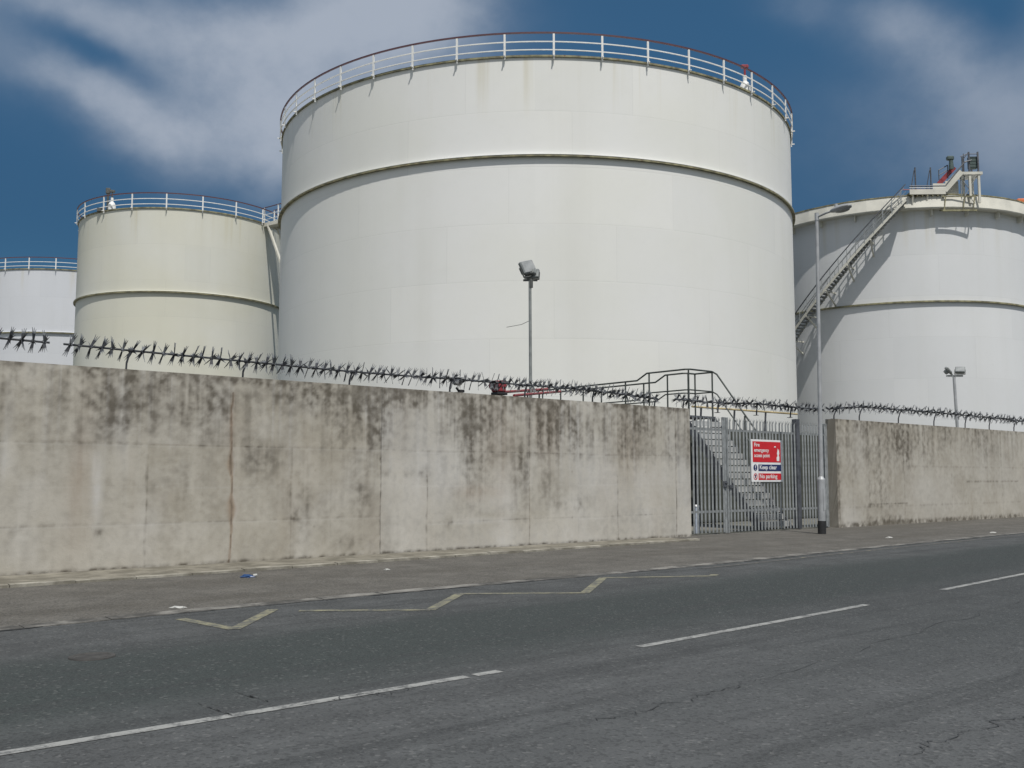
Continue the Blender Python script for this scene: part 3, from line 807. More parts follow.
# ------------------------------------------------------------------ street lamp
s, t = st(onz(822, 533.9, PH))
lampx = street(s, t, PH)
lp = empty('street_lamp', lampx, 'tall grey street lamp with a black foot, standing on the pavement before the gate', 'street lamp')
LZ = 8.93
lean = Vector((.11 * U[0], -.11 * U[1] * -1 * -1, 0)) / LZ
def lpos(z): return (lean.x * z, lean.y * z, z)
m = MB(); m.bar(lpos(0), lpos(.36), .225, seg=16, taper=.22); m.build('foot_band', M['black'], lp, smooth=True)
m = MB(); m.bar(lpos(.355), lpos(1.50), .215, seg=16); m.bar(lpos(1.50), lpos(1.58), .215, seg=16, taper=.12)
m.build('base_section', M['lamp'], lp, smooth=True)
m = MB(); m.box((0, -.109, .95), (.11, .01, .6), bev=.004); m.build('access_door', M['lamp'], lp)
m = MB(); m.bar(lpos(1.55), lpos(LZ), .118, seg=14, taper=.095); m.build('column', M['lamp'], lp, smooth=True)
top = Vector(lpos(LZ))
m = MB(); m.bar(lpos(LZ - .1), lpos(LZ + .12), .12, seg=12)
m.path([tuple(top), (top.x, top.y - .3, top.z + .06), (top.x, top.y - .6, top.z + .09)], .06); m.build('bracket_arm', M['lamp'], lp, smooth=True)
m = MB()
def ring(y, w, h, zc, seg=14): return [m.bm.verts.new((top.x + w * math.cos(2 * math.pi * i / seg), top.y + y, top.z + zc + h * math.sin(2 * math.pi * i / seg))) for i in range(seg)]
R = [ring(-.45, .045, .045, .085), ring(-.55, .09, .07, .09), ring(-.72, .145, .095, .10), ring(-.90, .16, .085, .11), ring(-1.04, .11, .06, .115), ring(-1.09, .03, .02, .12)]
for p, q in zip(R, R[1:]):
    for i in range(14): m.bm.faces.new([p[i], p[(i + 1) % 14], q[(i + 1) % 14], q[i]])
m.bm.faces.new(R[0]); m.bm.faces.new(R[-1])
ln = m.build('lantern', M['lamp'], lp, smooth=True)
m = MB(); bmesh.ops.create_uvsphere(m.bm, u_segments=14, v_segments=8, radius=1, matrix=T(top.x, top.y - .80, top.z + .035) @ Matrix.Diagonal((.12, .24, .06, 1))); m.build('lens', M['glass'], ln, smooth=True)
m = MB(); m.bar((top.x, top.y - .62, top.z + .17), (top.x, top.y - .62, top.z + .25), .09, seg=10); m.build('photocell', M['lamp'], ln)

# ------------------------------------------------------------------ floodlight masts behind the wall
def at_depth(u, v, Y):
    d = ray(u, v); k = Y / d[1]; return Vector((d[0] * k, Y, CH + d[2] * k))
def flood_head(parent, loc, yaw, pitch, roll, w, h, d):
    mt = T(*loc) @ Matrix.Rotation(yaw, 4, 'Z') @ Matrix.Rotation(pitch, 4, 'X') @ Matrix.Rotation(roll, 4, 'Y')
    m = MB(); m.box((0, 0, 0), (w, d * .45, h), bev=.025); m.box((0, d * .4, 0), (w * .7, d * .5, h * .6), bev=.03)
    for i in range(5): m.box((-w * .28 + i * w * .14, d * .66, 0), (.015, .05, h * .5))
    o = m.build('flood_head', M['flood'], parent); o.matrix_local = mt
    m = MB(); m.box((0, -d * .235, 0), (w * .86, .01, h * .84)); m.build('front_glass', M['glass'], o)
    m = MB()
    for sx in (-1, 1): m.box((sx * (w / 2 + .018), .02, -h * .30), (.02, .05, h * .8))
    m.box((0, .02, -h * .70), (w + .05, .05, .02)); m.build('yoke', M['flood_dark'], o)
P1 = at_depth(531, 281, 29.0)
f1 = empty('floodlight_mast', T(P1.x, P1.y, 0), 'floodlight mast with two square heads, standing before the middle of the biggest tank', 'floodlight', 'floodlight masts')
m = MB(); m.bar((0, 0, 0), (-.03, 0, P1.z), .10, seg=12, taper=.085); m.build('mast', M['flood'], f1, smooth=True)
m = MB(); m.box((-.02, 0, P1.z + .02), (.42, .06, .05)); m.bar((0, 0, P1.z - .2), (0, 0, P1.z + .06), .12, seg=10); m.build('crossbar', M['flood_dark'], f1)
flood_head(f1, (-.10, -.02, P1.z + .40), R_(30), R_(-18), R_(-17), .48, .40, .30)
flood_head(f1, (.05, .10, P1.z + .22), R_(160), R_(22), R_(3), .40, .30, .28)
zc_ = at_depth(529, 320, 29.0)
m = MB(); m.path([(0, 0, zc_.z), (-.28, .02, zc_.z - .13), (-.5, .03, zc_.z - .17), (-.72, .03, zc_.z - .21)], .016, seg=5); m.build('loose_cable', M['flood_dark'], f1)
P2 = at_depth(954, 377, 46.0)
f2 = empty('floodlight_mast', T(P2.x + .15, P2.y, 0), 'small floodlight mast with two splayed heads, rising behind the right-hand wall', 'floodlight', 'floodlight masts')
m = MB(); m.bar((0, 0, 0), (-.15, 0, P2.z), .15, seg=12, taper=.13); m.build('mast', M['lamp'], f2, smooth=True)
m = MB(); m.box((-.12, 0, P2.z + .05), (.75, .08, .07)); m.build('crossbar', M['flood'], f2)
flood_head(f2, (.12, -.05, P2.z + .32), R_(-24), R_(-42), R_(4), .42, .36, .3)
flood_head(f2, (-.38, .05, P2.z + .32), R_(70), R_(-40), R_(-12), .34, .34, .26)

# ------------------------------------------------------------------ things just over the wall: camera, red valve box, red pipes
s, z = sw(457, 391, -.18)
cc = empty('security_camera', WALL @ T(s, .18, WH), 'small white security camera on a black bracket on top of the stained wall', 'security camera')
m = MB(); m.box((0, 0, .01), (.14, .12, .02)); m.path([(.06, 0, .02), (.03, 0, .07), (-.02, 0, .12)], .05); m.box((.10, -.02, .05), (.14, .08, .06), bev=.01); m.build('bracket', M['black'], cc)
m = MB(); m.box((0, -.02, .25), (.17, .18, .15), bev=.03); m.box((0, -.03, .335), (.2, .22, .02), bev=.006); m.build('housing', M['lamp'], cc)
m = MB(); m.bar((0, -.105, .24), (0, -.125, .24), .09, seg=14); m.build('lens', M['black'], cc)
def behind(u, v, t):
    s, z = sw(u, v, t); return Vector((s, -t, z))
q = behind(497.5, 386.5, -3.2)
vb = empty('red_valve', WALL @ T(q.x, q.y, 0), 'red boxy valve with a round dark flange, peeping over the wall beside red pipes', 'valve')
m = MB(); m.box((.04, 0, q.z), (.30, .30, .30), bev=.03); m.box((0.1, 0, q.z + .06), (.2, .36, .2), bev=.03); m.build('body', M['red'], vb)
m = MB(); m.bar((-.14, -.06, q.z + .01), (-.24, -.10, q.z + .01), .26, seg=16); m.build('flange', M['maroon'], vb)
m = MB(); m.bar((-.25, -.105, q.z + .01), (-.27, -.11, q.z + .01), .14, seg=14); m.build('opening', M['black'], vb)
m = MB(); m.bar((.05, 0, 0), (.05, 0, q.z - .1), .11, seg=12); m.build('riser', M['red'], vb)
m = MB(); m.box((.06, 0, q.z - .19), (.34, .3, .07), bev=.01); m.build('base_clamp', M['black'], vb)
for a, b, lab, name in (((504, 392), (548, 389), 'upper red pipe leading right from the red valve behind the wall', 1), ((514, 395.5), (561, 391.5), 'lower red pipe running close behind the wall top to the walkway rails', 2)):
    p = behind(*a, -3.3); q2 = behind(*b, -5.6)
    rp = empty('red_pipe', WALL @ T(p.x, p.y, p.z), lab, 'pipe', 'red pipes behind the wall')
    m = MB(); m.bar((0, 0, 0), tuple(q2 - p), .075, seg=10); m.build('pipe', M['red'], rp, smooth=True)
    for k in (.5,):
        c = (q2 - p) * k
        m = MB(); m.bar((c.x, c.y, c.z - .02), (c.x, c.y, -p.z), .05, seg=8); m.build('stand', M['rail'], rp)

# ------------------------------------------------------------------ litter
def litter(u, v, name, mat, label, sc, seed, zz):
    x, y = onz(u, v, zz)
    m = MB(); bmesh.ops.create_icosphere(m.bm, subdivisions=2, radius=1)
    for vt in m.bm.verts:
        k = 1 + .5 * noise.noise(vt.co * 1.7 + Vector((seed, 0, 0)))
        vt.co = Vector((vt.co.x * sc[0] * k, vt.co.y * sc[1] * k, max(-.2, vt.co.z) * sc[2] * k + sc[2] * .2))
    return tag(m.build(name, mat, matrix=T(x, y, zz)), label, 'litter')
a_ = litter(247, 577.5, 'crushed_bottle', M['blue'], 'crushed blue plastic bottle lying on the pavement near the wall', (.11, .05, .045), 2, PH)
m = MB(); m.bar((.10, 0, .03), (.155, .01, .04), .05, seg=10, taper=.035); m.build('cap', M['paper'], a_)
litter(178, 608, 'paper_scrap', M['paper'], 'torn scrap of white paper lying by the kerb above the yellow zigzag', (.09, .03, .02), 5, PH)
litter(387, 570, 'paper_scrap', M['paper'], 'tiny white wrapper on the pavement below the wall joint', (.05, .025, .02), 8, PH)
litter(889, 538, 'paper_scrap', M['paper'], 'pale scrap of rubbish on the pavement right of the street lamp', (.09, .035, .03), 11, PH)
litter(993, 533, 'paper_scrap', M['paper'], 'pale scrap of rubbish at the kerb by the right edge of the picture', (.09, .035, .03), 14, 0.055)

# ------------------------------------------------------------------ storage tanks
def tank_matrix(az, D): return T(D * math.sin(R_(az)), D * math.cos(R_(az)), 0) @ Matrix.Rotation(R_(-az), 4, 'Z')
def cyl(r, b, z): return (r * math.sin(b), -r * math.cos(b), z)
def make_tank(az, D, Rr, H, girder, mat, label, nposts, phase, seg=160):
    root = empty('storage_tank', tank_matrix(az, D), label, 'storage tank', 'white oil storage tanks')
    m = MB(); m.lathe([(Rr, 0), (Rr, H)], seg); m.build('shell', mat, root, smooth=True)
    m = MB(); m.lathe([(Rr + .005, H - .02), (Rr * .5, H + Rr * .03), (0, H + Rr * .045)], seg); m.build('roof', mat, root, smooth=True)
    m = MB(); m.lathe([(Rr - .02, girder - .035), (Rr + .15, girder - .035), (Rr + .155, girder - .045), (Rr + .155, girder + .015), (Rr - .02, girder + .04)], seg, close=True)
    m.build('wind_girder', [M['rim']], root)
    m = MB(); m.lathe([(Rr - .02, girder + .042), (Rr + .145, girder + .034), (Rr + .152, girder + .05), (Rr - .02, girder + .11)], seg, close=True)
    m.build('girder_top', mat, root)
    m = MB(); m.lathe([(Rr - .05, H - .05), (Rr + .07, H - .05), (Rr + .07, H + .03), (Rr - .05, H + .03)], seg, close=True)
    m.build('top_angle', M['rim'], root)
    rr = Rr + .13
    m = MB(); m.lathe([(rr - .035, H + .94), (rr + .035, H + .94), (rr + .035, H + 1.0), (rr - .035, H + 1.0)], seg, close=True)
    gr = m.build('guard_rail', M['maroon'], root)
    for zz in (.20, .56):
        m = MB(); m.lathe([(rr - .02, H + zz), (rr + .02, H + zz), (rr + .02, H + zz + .045), (rr - .02, H + zz + .045)], seg, close=True)
        m.build('mid_rail', M['white'], gr)
    m = MB(); m.box((0, 0, .43), (.085, .05, 1.0)); m.box((0, -.0, -.03), (.05, .28, .05)); m.box((0, .02, -.1), (.05, .06, .14))
    p0 = m.build('rail_post', M['white'], gr)
    for k in range(nposts):
        b = R_(phase) + 2 * math.pi * k / nposts
        mt = T(*cyl(rr, b, H)) @ Matrix.Rotation(b, 4, 'Z')
        if k == 0: p0.matrix_local = mt
        else: link_copy(p0, gr, mt)
    return root
def vent(root, Rr, b, H, red_top=True):
    c = Vector(cyl(Rr - .35, b, H))
    m = MB(); m.bm.free(); m = MB()
    m.lathe([(0, 0), (.16, 0), (.25, .08), (.25, .42), (.17, .60), (.09, .68), (.09, .95), (0, .95)], 18)
    o = m.build('vent', M['white'], root, smooth=True); o.matrix_local = T(c.x, c.y, c.z)
    m = MB(); m.bar((0, 0, .93), (0, 0, 1.35), .10, seg=10); m.box((0, 0, 1.4), (.34, .18, .16), bev=.03)
    m.build('vent_cap', M['red'] if red_top else M['flood_dark'], o)
t_main = make_tank(1.35, 54.7, 13.8, 19.35, 15.0, M['tank_main'], 'biggest white oil storage tank, in the centre behind the floodlight mast', 42, -5.25)
vent(t_main, 13.8, R_(47), 19.35)
t_cream = make_tank(-18.4, 76, 7.2, 19.4, 13.75, M['tank_cream'], 'cream-tinted storage tank left of the biggest tank', 20, -9.8, 120)
vent(t_cream, 7.2, R_(-44), 19.4, False)
m = MB(); c = Vector(cyl(6.7, R_(-45), 19.4)); m.bar((c.x - .3, c.y, c.z), (c.x - .3, c.y, c.z + 1.5), .16, seg=8); m.box((c.x - .3, c.y, c.z + 1.45), (.3, .2, .4), bev=.04); m.box((c.x - .7, c.y, c.z + .1), (.5, .3, .22)); m.build('gauge', M['flood_dark'], t_cream)
t_far = make_tank(-23.8, 102, 9.0, 19.4, 13.9, M['tank_far'], 'farthest white storage tank, cut off by the left edge', 26, 3, 120)

# footbridge joining the rims of the cream and the biggest tank
cm = t_cream.matrix_world.translation; mm = t_main.matrix_world.translation
pS = (t_cream.matrix_world @ Vector(cyl(7.25, R_(50), 19.4)))
dv = Vector((mm.x, mm.y, 0)) - Vector((pS.x, pS.y, 0)); Lb = dv.length - 13.85; dv.normalize()
br = empty('footbridge', T(pS.x, pS.y, 19.4) @ Matrix.Rotation(math.atan2(dv.y, dv.x), 4, 'Z'), 'small railed footbridge between the tops of the cream and the biggest tank', 'footbridge')
m = MB(); m.box((Lb / 2, 0, -.12), (Lb, .9, .10)); m.box((Lb / 2, -.44, -.12), (Lb, .06, .26)); m.box((Lb / 2, .44, -.12), (Lb, .06, .26)); m.build('deck', M['cream'], br)
for y in (-.42, .42):
    m = MB(); m.bar((0, y, 1.12), (Lb, y, 1.12), .07); h_ = m.build('handrail', M['maroon'], br)
    m = MB(); m.bar((0, y, .6), (Lb, y, .6), .05); m.bar((0, y, .25), (Lb, y, .25), .04); m.build('mid_rail', M['white'], h_)
    for x in (.1, 1.6, 3.2, 4.8, 6.4):
        m = MB(); m.bar((x, y, 0), (x, y, 1.12), .06, .06); m.build('rail_post', M['white'], br)
    m = MB(); m.bar((.5, y, -.2), (2.2, y, -3.4), .16, .12); m.bar((2.2, y, -3.4), (4.4, y, -.2), .14, .10); m.build('brace', M['cream'], br)

# ------------------------------------------------------------------ right-hand tank with overhanging eave and stair
AZ4, D4, R4 = 21.0, 70.6, 8.6
TM4 = tank_matrix(AZ4, D4)
t4 = empty('storage_tank', TM4, 'white storage tank on the right with a zigzag stair and an overhanging roof edge', 'storage tank', 'white oil storage tanks')
ZE0, ZE1 = 17.15, 17.95
m = MB(); m.lathe([(R4, 0), (R4, ZE0 + .3)], 140); m.build('shell', M['tank_grey'], t4, smooth=True)
m = MB(); m.lathe([(R4 - .01, ZE0), (R4 + .55, ZE0), (R4 + .58, ZE0 + .06), (R4 + .42, ZE1), (R4 + .36, ZE1 + .02), (R4 - .01, ZE1 - .05)], 48, close=True); m.build('eave', M['cream'], t4)
m = MB(); m.lathe([(R4 + .37, ZE1 + .012), (R4 * .5, ZE1 + .45), (0, ZE1 + .62)], 60); m.build('roof', M['tank_grey'], t4)
m = MB(); m.lathe([(R4 + .37, ZE1 + .0), (R4 + .45, ZE1 + .0), (R4 + .45, ZE1 + .07), (R4 + .37, ZE1 + .07)], 48, close=True); m.build('roof_edge', M['rim'], t4)
m = MB(); gz = 11.75; m.lathe([(R4 - .02, gz - .04), (R4 + .14, gz - .04), (R4 + .14, gz + .05), (R4 - .02, gz + .06)], 140, close=True); m.build('wind_girder', M['rim'], t4)
m = MB(); m.box((0, -.16, 0), (.05, .34, .36))
g0 = m.build('gusset', M['cream'], t4)
for k in range(26):
    b = 2 * math.pi * k / 26 + .03
    mt = T(*cyl(R4, b, ZE0 - .18)) @ Matrix.Rotation(b, 4, 'Z')
    if k == 0: g0.matrix_local = mt
    else: link_copy(g0, t4, mt)
INV4 = TM4.inverted()
def tank4_plane(u, v, yl):
    """(x, z) where a sight line meets the local plane y = yl of this tank"""
    o = INV4 @ Vector((0, 0, CH)); d = INV4.to_3x3() @ Vector(ray(u, v))
    k = (yl - o.y) / d.y; p = o + d * k; return p.x, p.z
def tank4_cyl(u, v, r):
    o = INV4 @ Vector((0, 0, CH)); d = INV4.to_3x3() @ Vector(ray(u, v))
    a = d.x ** 2 + d.y ** 2; b = 2 * (o.x * d.x + o.y * d.y); c = o.x ** 2 + o.y ** 2 - r * r
    disc_ = b * b - 4 * a * c
    k = (-b - math.sqrt(max(0, disc_))) / (2 * a); p = o + d * k
    return math.atan2(p.x, -p.y), p.z
RO = R4 + 1.30; RI = R4 + .60
b0, z0 = tank4_cyl(800, 322, RO); b1, z1 = tank4_cyl(906, 199.5, RO)
rate = (z1 - z0) / (b1 - b0)
print('stair4', math.degrees(b0), z0, math.degrees(b1), z1, rate)
stz = lambda b: z0 + rate * (b - b0)
bS = b0 - (z0 - 1.2) / rate; bE = b1
nst = 90
def helix(r, dz, ba, bb, n): return [cyl(r, ba + (bb - ba) * i / n, stz(ba + (bb - ba) * i / n) + dz) for i in range(n + 1)]
def strip(r, w, h, dz, name, mat, parent, n=70):
    m = MB(); rows = []
    for i in range(n + 1):
        b = bS + (bE - bS) * i / n; z = stz(b) + dz
        rows.append([m.bm.verts.new(cyl(rr, b, zz)) for rr, zz in ((r - w / 2, z), (r + w / 2, z), (r + w / 2, z + h), (r - w / 2, z + h))])
    for p, q in zip(rows, rows[1:]):
        for i in range(4): m.bm.faces.new([p[i], p[(i + 1) % 4], q[(i + 1) % 4], q[i]])
    m.bm.faces.new(rows[0]); m.bm.faces.new(rows[-1]); return m.build(name, mat, parent)
strip(RO, .03, .20, -.10, 'outer_stringer', M['cream'], t4)
strip(RI, .03, .20, -.10, 'inner_stringer', M['cream'], t4)
hr = strip(RO, .06, .07, .86, 'handrail', M['galv_dark'], t4)
strip(RO, .035, .04, .44, 'mid_rail', M['galv'], hr)
hr2 = strip(RI, .05, .05, .86, 'handrail', M['galv'], t4)
strip(RI, .035, .04, .44, 'mid_rail', M['galv'], hr2)
m = MB(); m.box((0, -(RO - RI) / 2, 0), (.30, RO - RI - .04, .05)); tr0 = m.build('tread', M['galv'], t4)
nt_ = 96
for k in range(nt_):
    b = bS + (bE - bS) * (k + .5) / nt_
    mt = T(*cyl(RI, b, stz(b))) @ Matrix.Rotation(b, 4, 'Z')
    if k == 0: tr0.matrix_local = mt
    else: link_copy(tr0, t4, mt)
m = MB(); m.bar((0, 0, 0), (0, 0, .86), .04, .04); sp0 = m.build('stair_post', M['galv'], t4)
first = True
for k in range(31):
    b = bS + (bE - bS) * (k + .5) / 31
    for r in (RO, RI):
        mt = T(*cyl(r, b, stz(b)))
        if first: sp0.matrix_local = mt; first = False
        else: link_copy(sp0, t4, mt)
for k in range(12):
    b = bS + (bE - bS) * (k + .5) / 12
    if stz(b) > ZE0 - 1.2: continue
    m = MB(); m.bar(cyl(R4 - .02, b, stz(b) - .9), cyl(RO, b, stz(b) - .12), .08, .08); m.bar(cyl(R4 - .02, b, stz(b) - .12), cyl(RO, b, stz(b) - .12), .08, .08); m.build('stair_bracket', M['cream'], t4)
# landing on the eave and upper flight to the gauge tower
YL = -(R4 + .46)
RB4 = Matrix.Rotation(R_(19), 4, 'Z'); INVB = (TM4 @ RB4).inverted()
before4 = set(t4.children)
def q4(u, v, yl=YL):
    o = INVB @ Vector((0, 0, CH)); d = INVB.to_3x3() @ Vector(ray(u, v))
    k = (yl - o.y) / d.y; p = o + d * k
    return p.x, p.z
xl, zd = q4(909, 193.5); xr, _ = q4(945, 193.5)
m = MB(); m.box(((xl + xr) / 2, YL + .45, zd), (xr - xl, 1.1, .10)); 
for i in range(7): m.box((xl + (xr - xl) * (i + .5) / 7, YL + .45, zd - .12), (.06, 1.1, .14))
m.build('landing', M['rim'], t4)
m = MB(); m.box(((xl + xr) / 2, YL - .11, zd + .06), (xr - xl, .025, .30)); kp = m.build('kick_plate', M['cream'], t4)
_, zr = q4(930, 186.5)
m = MB(); m.bar((xl, YL - .11, zr), (xr, YL - .11, zr), .075); h4 = m.build('handrail', M['galv_dark'], t4)
m = MB(); m.bar((xl, YL - .11, (zr + zd) / 2 + .1), (xr, YL - .11, (zr + zd) / 2 + .1), .04); m.build('mid_rail', M['white'], h4)
m = MB(); m.box((xr - .35, YL - .115, (zr + zd) / 2 + .12), (.75, .02, .45)); m.build('side_panel', M['cream'], t4)
m = MB(); m.bar((xl, YL + .95, zr + .1), (xr, YL + .95, zr + .1), .06); m.build('red_rail', M['red'], t4)
for u in (915.5, 931):
    x, zt = q4(u, 167); 
    m = MB(); m.bar((x, YL + .1, zd), (x, YL + .1, zt), .085); m.bar((x - .25, YL + .1, zd + .4), (x - .06, YL + .1, zt - .2), .05); m.bar((x - .25, YL + .1, zd), (x - .25, YL + .1, zd + .5), .05); m.bar((x - .06, YL + .1, zt - .2), (x, YL + .1, zt - .05), .05); m.build('davit_post', M['galv_dark'], t4)
for u in (912, 920, 924, 928, 934, 940):
    x, _ = q4(u, 190); m = MB(); m.bar((x, YL - .10, zd), (x, YL - .10, zr), .045); m.build('rail_post', M['galv'], t4)
xa, za = q4(944, 191); xb, zb = q4(961, 172)
for y in (YL - .1, YL + .75):
    m = MB(); m.bar((xa, y, za), (xb, y, zb), .03, .30); m.build('upper_stringer', M['cream'], t4)
for k in range(7):
    x = xa + (xb - xa) * (k + .5) / 7; z = za + (zb - za) * (k + .5) / 7
    m = MB(); m.box((x, YL + .32, z), (.22, .82, .04)); m.build('upper_tread', M['cream'], t4)
xc, zc2 = q4(944.5, 186.5); xd, zd2 = q4(964, 162.5)
m = MB(); m.path([(xc, YL - .1, zc2), (xd, YL - .1, zd2), (xd + .4, YL - .1, zd2 + .1)], .08); m.build('upper_handrail', M['galv_dark'], t4)
xe, ze = q4(944, 180); xf, zf = q4(960, 163)
m = MB(); m.bar((xe, YL + .8, ze), (xf, YL + .8, zf), .05, .26); m.build('upper_red_rail', M['red'], t4)
xg, zg_ = q4(944, 166); xh, zh = q4(953, 161); _, zl_ = q4(944, 176)
m = MB(); m.path([(xg, YL + .8, zl_), (xg, YL + .8, zg_), (xh, YL + .8, zh), (xh, YL + .8, zh - .8)], .06); m.bar((xg, YL + .8, (zg_ + zl_) / 2), (xh, YL + .8, zh - .3), .05); m.build('upper_guard', M['galv_dark'], t4)
xi, zi = q4(955.5, 166); _, zj = q4(955.5, 153)
m = MB(); m.bar((xi, YL + .6, zi), (xi, YL + .6, zj - .25), .30, seg=10, taper=.22); m.box((xi - .05, YL + .6, zj - .12), (.42, .26, .26), bev=.06); m.build('gauge_head', M['green'], t4)
# tower
xt0, ztop = q4(968.5, 152); xt1, _ = q4(977.5, 152); _, zfoot = q4(970, 198); _, zled = q4(970, 173.5)
for x in (xt0, xt1):
    for y in (YL, YL + .9):
        m = MB(); m.bar((x, y, zfoot - .3), (x, y, zled), .12, .12); m.build('tower_post', M['cream'], t4)
        m = MB(); m.bar((x, y, zled), (x, y, ztop), .08, .08); m.build('tower_rail_post', M['galv_dark'], t4)
m = MB(); m.box(((xb + xt1) / 2 + .1, YL + .45, zled), (xt1 - xb + .2, 1.1, .16)); m.build('tower_deck', M['cream'], t4)
_, zg0 = q4(970, 168); _, zg1 = q4(970, 156)
m = MB(); m.box(((xt0 + xt1) / 2 + .02, YL + .2, (zg0 + zg1) / 2), (xt1 - xt0 - .02, .25, zg1 - zg0), bev=.03)
for i in range(4): m.box(((xt0 + xt1) / 2, YL + .07, zg0 + (zg1 - zg0) * (i + .5) / 4), (xt1 - xt0 - .12, .02, .03))
m.build('instrument_box', M['green'], t4)
m = MB(); m.bar((xb, YL, zd2 + .35), (xt0, YL, zd2 + .55), .05); m.bar((xt0, YL, ztop - .12), (xt1, YL, ztop - .12), .05); m.bar((xt0 - .3, YL, ztop - .1), (xt0 - .3, YL, zled), .05); m.bar((xt0 - .35, YL, ztop - .45), (xt0, YL, ztop), .05); m.build('tower_rail', M['galv_dark'], t4)
xw0, zw0 = q4(948, 197); xw1, zw1 = q4(967, 178)
m = MB(); m.box(((xw0 + xw1) / 2 - .1, YL + .55, (zfoot + zled) / 2 - .1), (.75, .04, zled - zfoot - .35)); m.build('tower_side_panel', M['cream'], t4)
for u in (961.5, 965):
    x, _ = q4(u, 180); m = MB(); m.bar((x, YL + .1, zfoot - .2), (x, YL + .1, zled), .07); m.build('tower_pipe', M['galv'], t4)
for u0, v0, u1, v1 in ((963, 181, 977, 198), (964, 198, 977, 176)):
    xa_, za_ = q4(u0, v0); xb_, zb_ = q4(u1, v1); m = MB(); m.bar((xa_, YL + .02, za_), (xb_, YL + .02, zb_), .05); m.build('tower_brace', M['galv'], t4)
# hanging bracket frame over the eave
xa_, za_ = q4(942, 211); xb_, _ = q4(976, 211); _, zt_ = q4(950, 197)
m = MB(); m.bar((xa_, YL - .1, za_), (xb_, YL - .1, za_), .10, .10); m.bar((xa_, YL - .1, zt_), (xb_, YL - .1, zt_), .06, .06)
for u in (943, 962, 972): 
    x, _ = q4(u, 200); m.bar((x, YL - .1, za_), (x + .12, YL - .1, zt_), .05, .05)
for x in (xa_, xb_): m.bar((x, YL - .1, za_), (x, -(R4 + .2), za_ + .1), .08, .08)
m.build('bracket_frame', M['rim'], t4)
# struts that carry the landing from the eave
for x in (xl + .2, (xl + xr) / 2, xr - .2):
    m = MB(); m.bar((x, YL - .05, zd - .1), (x, -(R4 + .3), ZE0 + .05), .08, .08); m.build('landing_strut', M['cream'], t4)
xo, zo = q4(1021, 205, -(R4 * .55))
m = MB(); m.box((xo, -(R4 * .55), zo), (.55, .4, .75), bev=.06); m.bar((xo, -(R4 * .55), ZE1), (xo, -(R4 * .55), zo), .12); m.build('orange_float', M['orange'], t4)

for o in t4.children:
    if o not in before4: o.matrix_basis = RB4 @ o.matrix_basis

# ------------------------------------------------------------------ daylight
EL, AZS = 61.0, 19.5                                         # sun behind the camera, to the right
w = bpy.data.worlds.new('World'); scene.world = w; w.use_nodes = True
nt = w.node_tree; k = NT(nt)
for n_ in list(nt.nodes): nt.nodes.remove(n_)
sky = k.n('ShaderNodeTexSky'); sky.sky_type = 'NISHITA'; sky.sun_disc = False
sky.sun_elevation = R_(EL); sky.sun_rotation = R_(180 - AZS); sky.altitude = 20
sky.air_density = 1.0; sky.dust_density = 0.6; sky.ozone_density = 2.0
tc = k.n('ShaderNodeTexCoord')
g = tc.outputs['Generated']
sep = k.n('ShaderNodeSeparateXYZ'); nt.links.new(g, sep.inputs[0])
yy = k.math('MAXIMUM', sep.outputs[1], 0.06)
gx = k.math('DIVIDE', sep.outputs[0], yy); gz_ = k.math('DIVIDE', sep.outputs[2], yy)
mp = k.n('ShaderNodeMapping'); nt.links.new(g, mp.inputs[0]); mp.inputs[3].default_value = (1, 1, 1.25)
warp = k.noise(mp.outputs[0], 3.6, 6, 0.58); warp2 = k.noise(mp.outputs[0], 4.1, 5, 0.55)
gx = k.math('ADD', gx, k.math('MULTIPLY', k.math('SUBTRACT', warp, .5), .15))
gz_ = k.math('ADD', gz_, k.math('MULTIPLY', k.math('SUBTRACT', warp2, .5), .13))
BL = [(430, 0, 75, 75, 0, .62), (330, 45, 130, 65, 0, .50), (250, 125, 105, 55, 8, .42), (190, 10, 190, 36, 4, .36), (40, 10, 70, 22, 8, .18), (60, 96, 115, 24, 15, .36), (165, 140, 80, 34, 22, .34),
      (330, 110, 90, 60, 0, .3), (220, 70, 210, 85, 8, .24), (90, 60, 72, 17, 18, -.26), (330, -120, 200, 60, 0, .8),
      (905, 22, 66, 38, 22, .32), (800, 0, 40, 24, 10, .22), (965, 62, 80, 50, 30, .26), (905, 140, 130, 70, 0, .24), (1015, 150, 70, 80, 0, .22), (1010, 5, 30, 26, 0, -.12), (1090, 90, 60, 90, 0, .3),
      (-200, 20, 180, 60, 5, .7), (1300, 20, 160, 60, 5, .7)]
tot = None
for u, v, a, b_, ang, amp in BL:
    d = ray(u, v); cx, cz = d[0] / d[1], d[2] / d[1]
    ca, sa = math.cos(R_(ang)), math.sin(R_(ang))
    dx = k.math('SUBTRACT', gx, cx); dz = k.math('SUBTRACT', gz_, cz)
    # image-down tilt: positive angle falls to the right
    p = k.math('SUBTRACT', k.math('MULTIPLY', dx, ca), k.math('MULTIPLY', dz, sa))
    q_ = k.math('ADD', k.math('MULTIPLY', dx, sa), k.math('MULTIPLY', dz, ca))
    p = k.math('DIVIDE', p, a / F * 1.25); q_ = k.math('DIVIDE', q_, b_ / F * 1.25)
    r2 = k.math('ADD', k.math('MULTIPLY', p, p), k.math('MULTIPLY', q_, q_))
    e = k.math('MULTIPLY', k.math('EXPONENT', k.math('MULTIPLY', r2, -1.3)), amp)
    tot = e if tot is None else k.math('ADD', tot, e)
fib = k.noise(mp.outputs[0], 7.5, 8, 0.60)
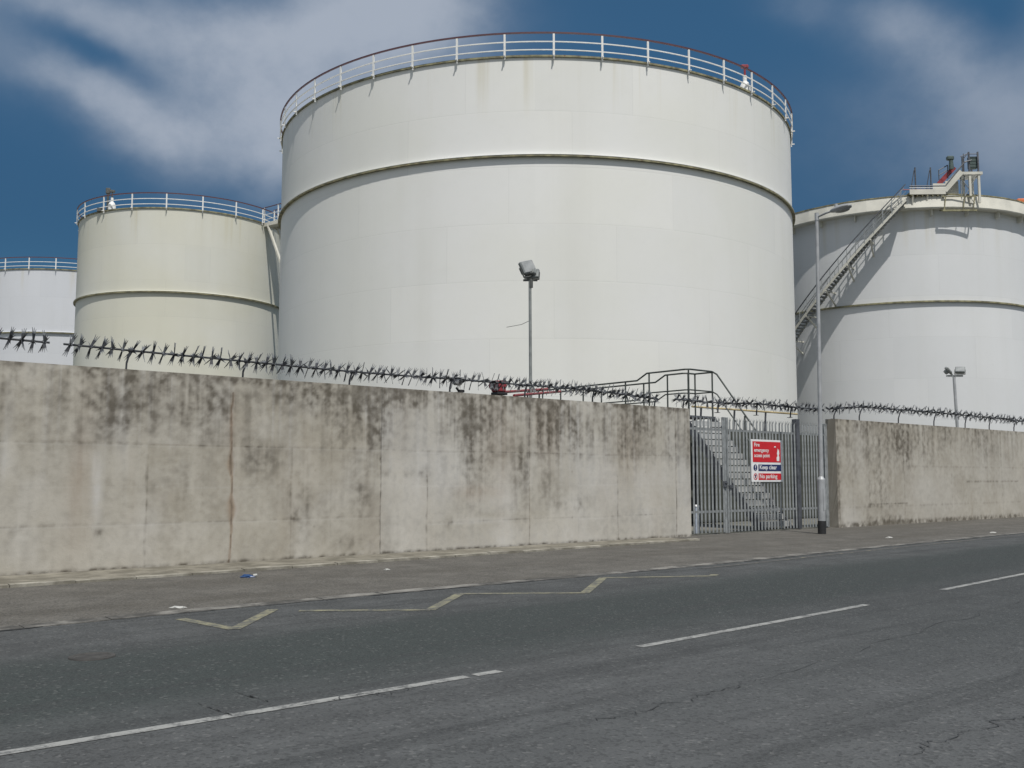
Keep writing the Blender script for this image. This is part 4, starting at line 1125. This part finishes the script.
cl = k.math('MULTIPLY', tot, k.ramp(fib, .28, .72, .68, 1.22))
cl = k.math('MULTIPLY', k.ramp(cl, -0.06, 0.98, 0, 1), .90)
front = k.ramp(sep.outputs[1], .1, .3)
hz = k.ramp(sep.outputs[2], -.05, .12)
cl = k.math('MULTIPLY', cl, k.math('MULTIPLY', front, hz))
cloudcol = C4(3.8, 4.25, 5.0)
tint = k.n('ShaderNodeMix', data_type='RGBA', blend_type='MULTIPLY'); tint.inputs[0].default_value = 1.0
nt.links.new(sky.outputs[0], tint.inputs[6]); nt.links.new(k.mix(k.ramp(sep.outputs[2], .20, .46), C4(.155, .305, .39), C4(.28, .53, .61)), tint.inputs[7])
col = k.mix(cl, tint.outputs[2], cloudcol)
# unseen cumulus added behind and beside the street, as fill light for the tanks
fill_cum = k.noise(mp.outputs[0], 2.1, 6, 0.6, 0.3)
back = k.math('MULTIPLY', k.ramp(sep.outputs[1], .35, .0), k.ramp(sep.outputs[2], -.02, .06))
col = k.mix(k.math('MULTIPLY', k.ramp(fill_cum, .40, .56), back), col, C4(5.6, 5.8, 6.2))
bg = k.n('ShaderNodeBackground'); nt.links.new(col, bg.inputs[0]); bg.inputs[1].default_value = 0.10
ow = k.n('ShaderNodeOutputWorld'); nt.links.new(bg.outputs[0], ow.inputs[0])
sd = bpy.data.lights.new('sun', 'SUN'); sd.energy = 3.75; sd.angle = R_(0.53); sd.color = (1.0, 0.965, 0.905)
so = bpy.data.objects.new('sun', sd); COL.objects.link(so)
dirs = Vector((math.sin(R_(AZS)) * math.cos(R_(EL)), -math.cos(R_(AZS)) * math.cos(R_(EL)), math.sin(R_(EL))))
so.rotation_euler = dirs.to_track_quat('Z', 'Y').to_euler(); so.location = dirs * 200

scene.render.engine = 'CYCLES'
scene.view_settings.view_transform = 'Standard'
scene.view_settings.look = 'None'
scene.view_settings.exposure = 0.07
scene.view_settings.gamma = 1.0
scene.view_settings.use_curve_mapping = False
scene.render.resolution_x = 1024; scene.render.resolution_y = 768
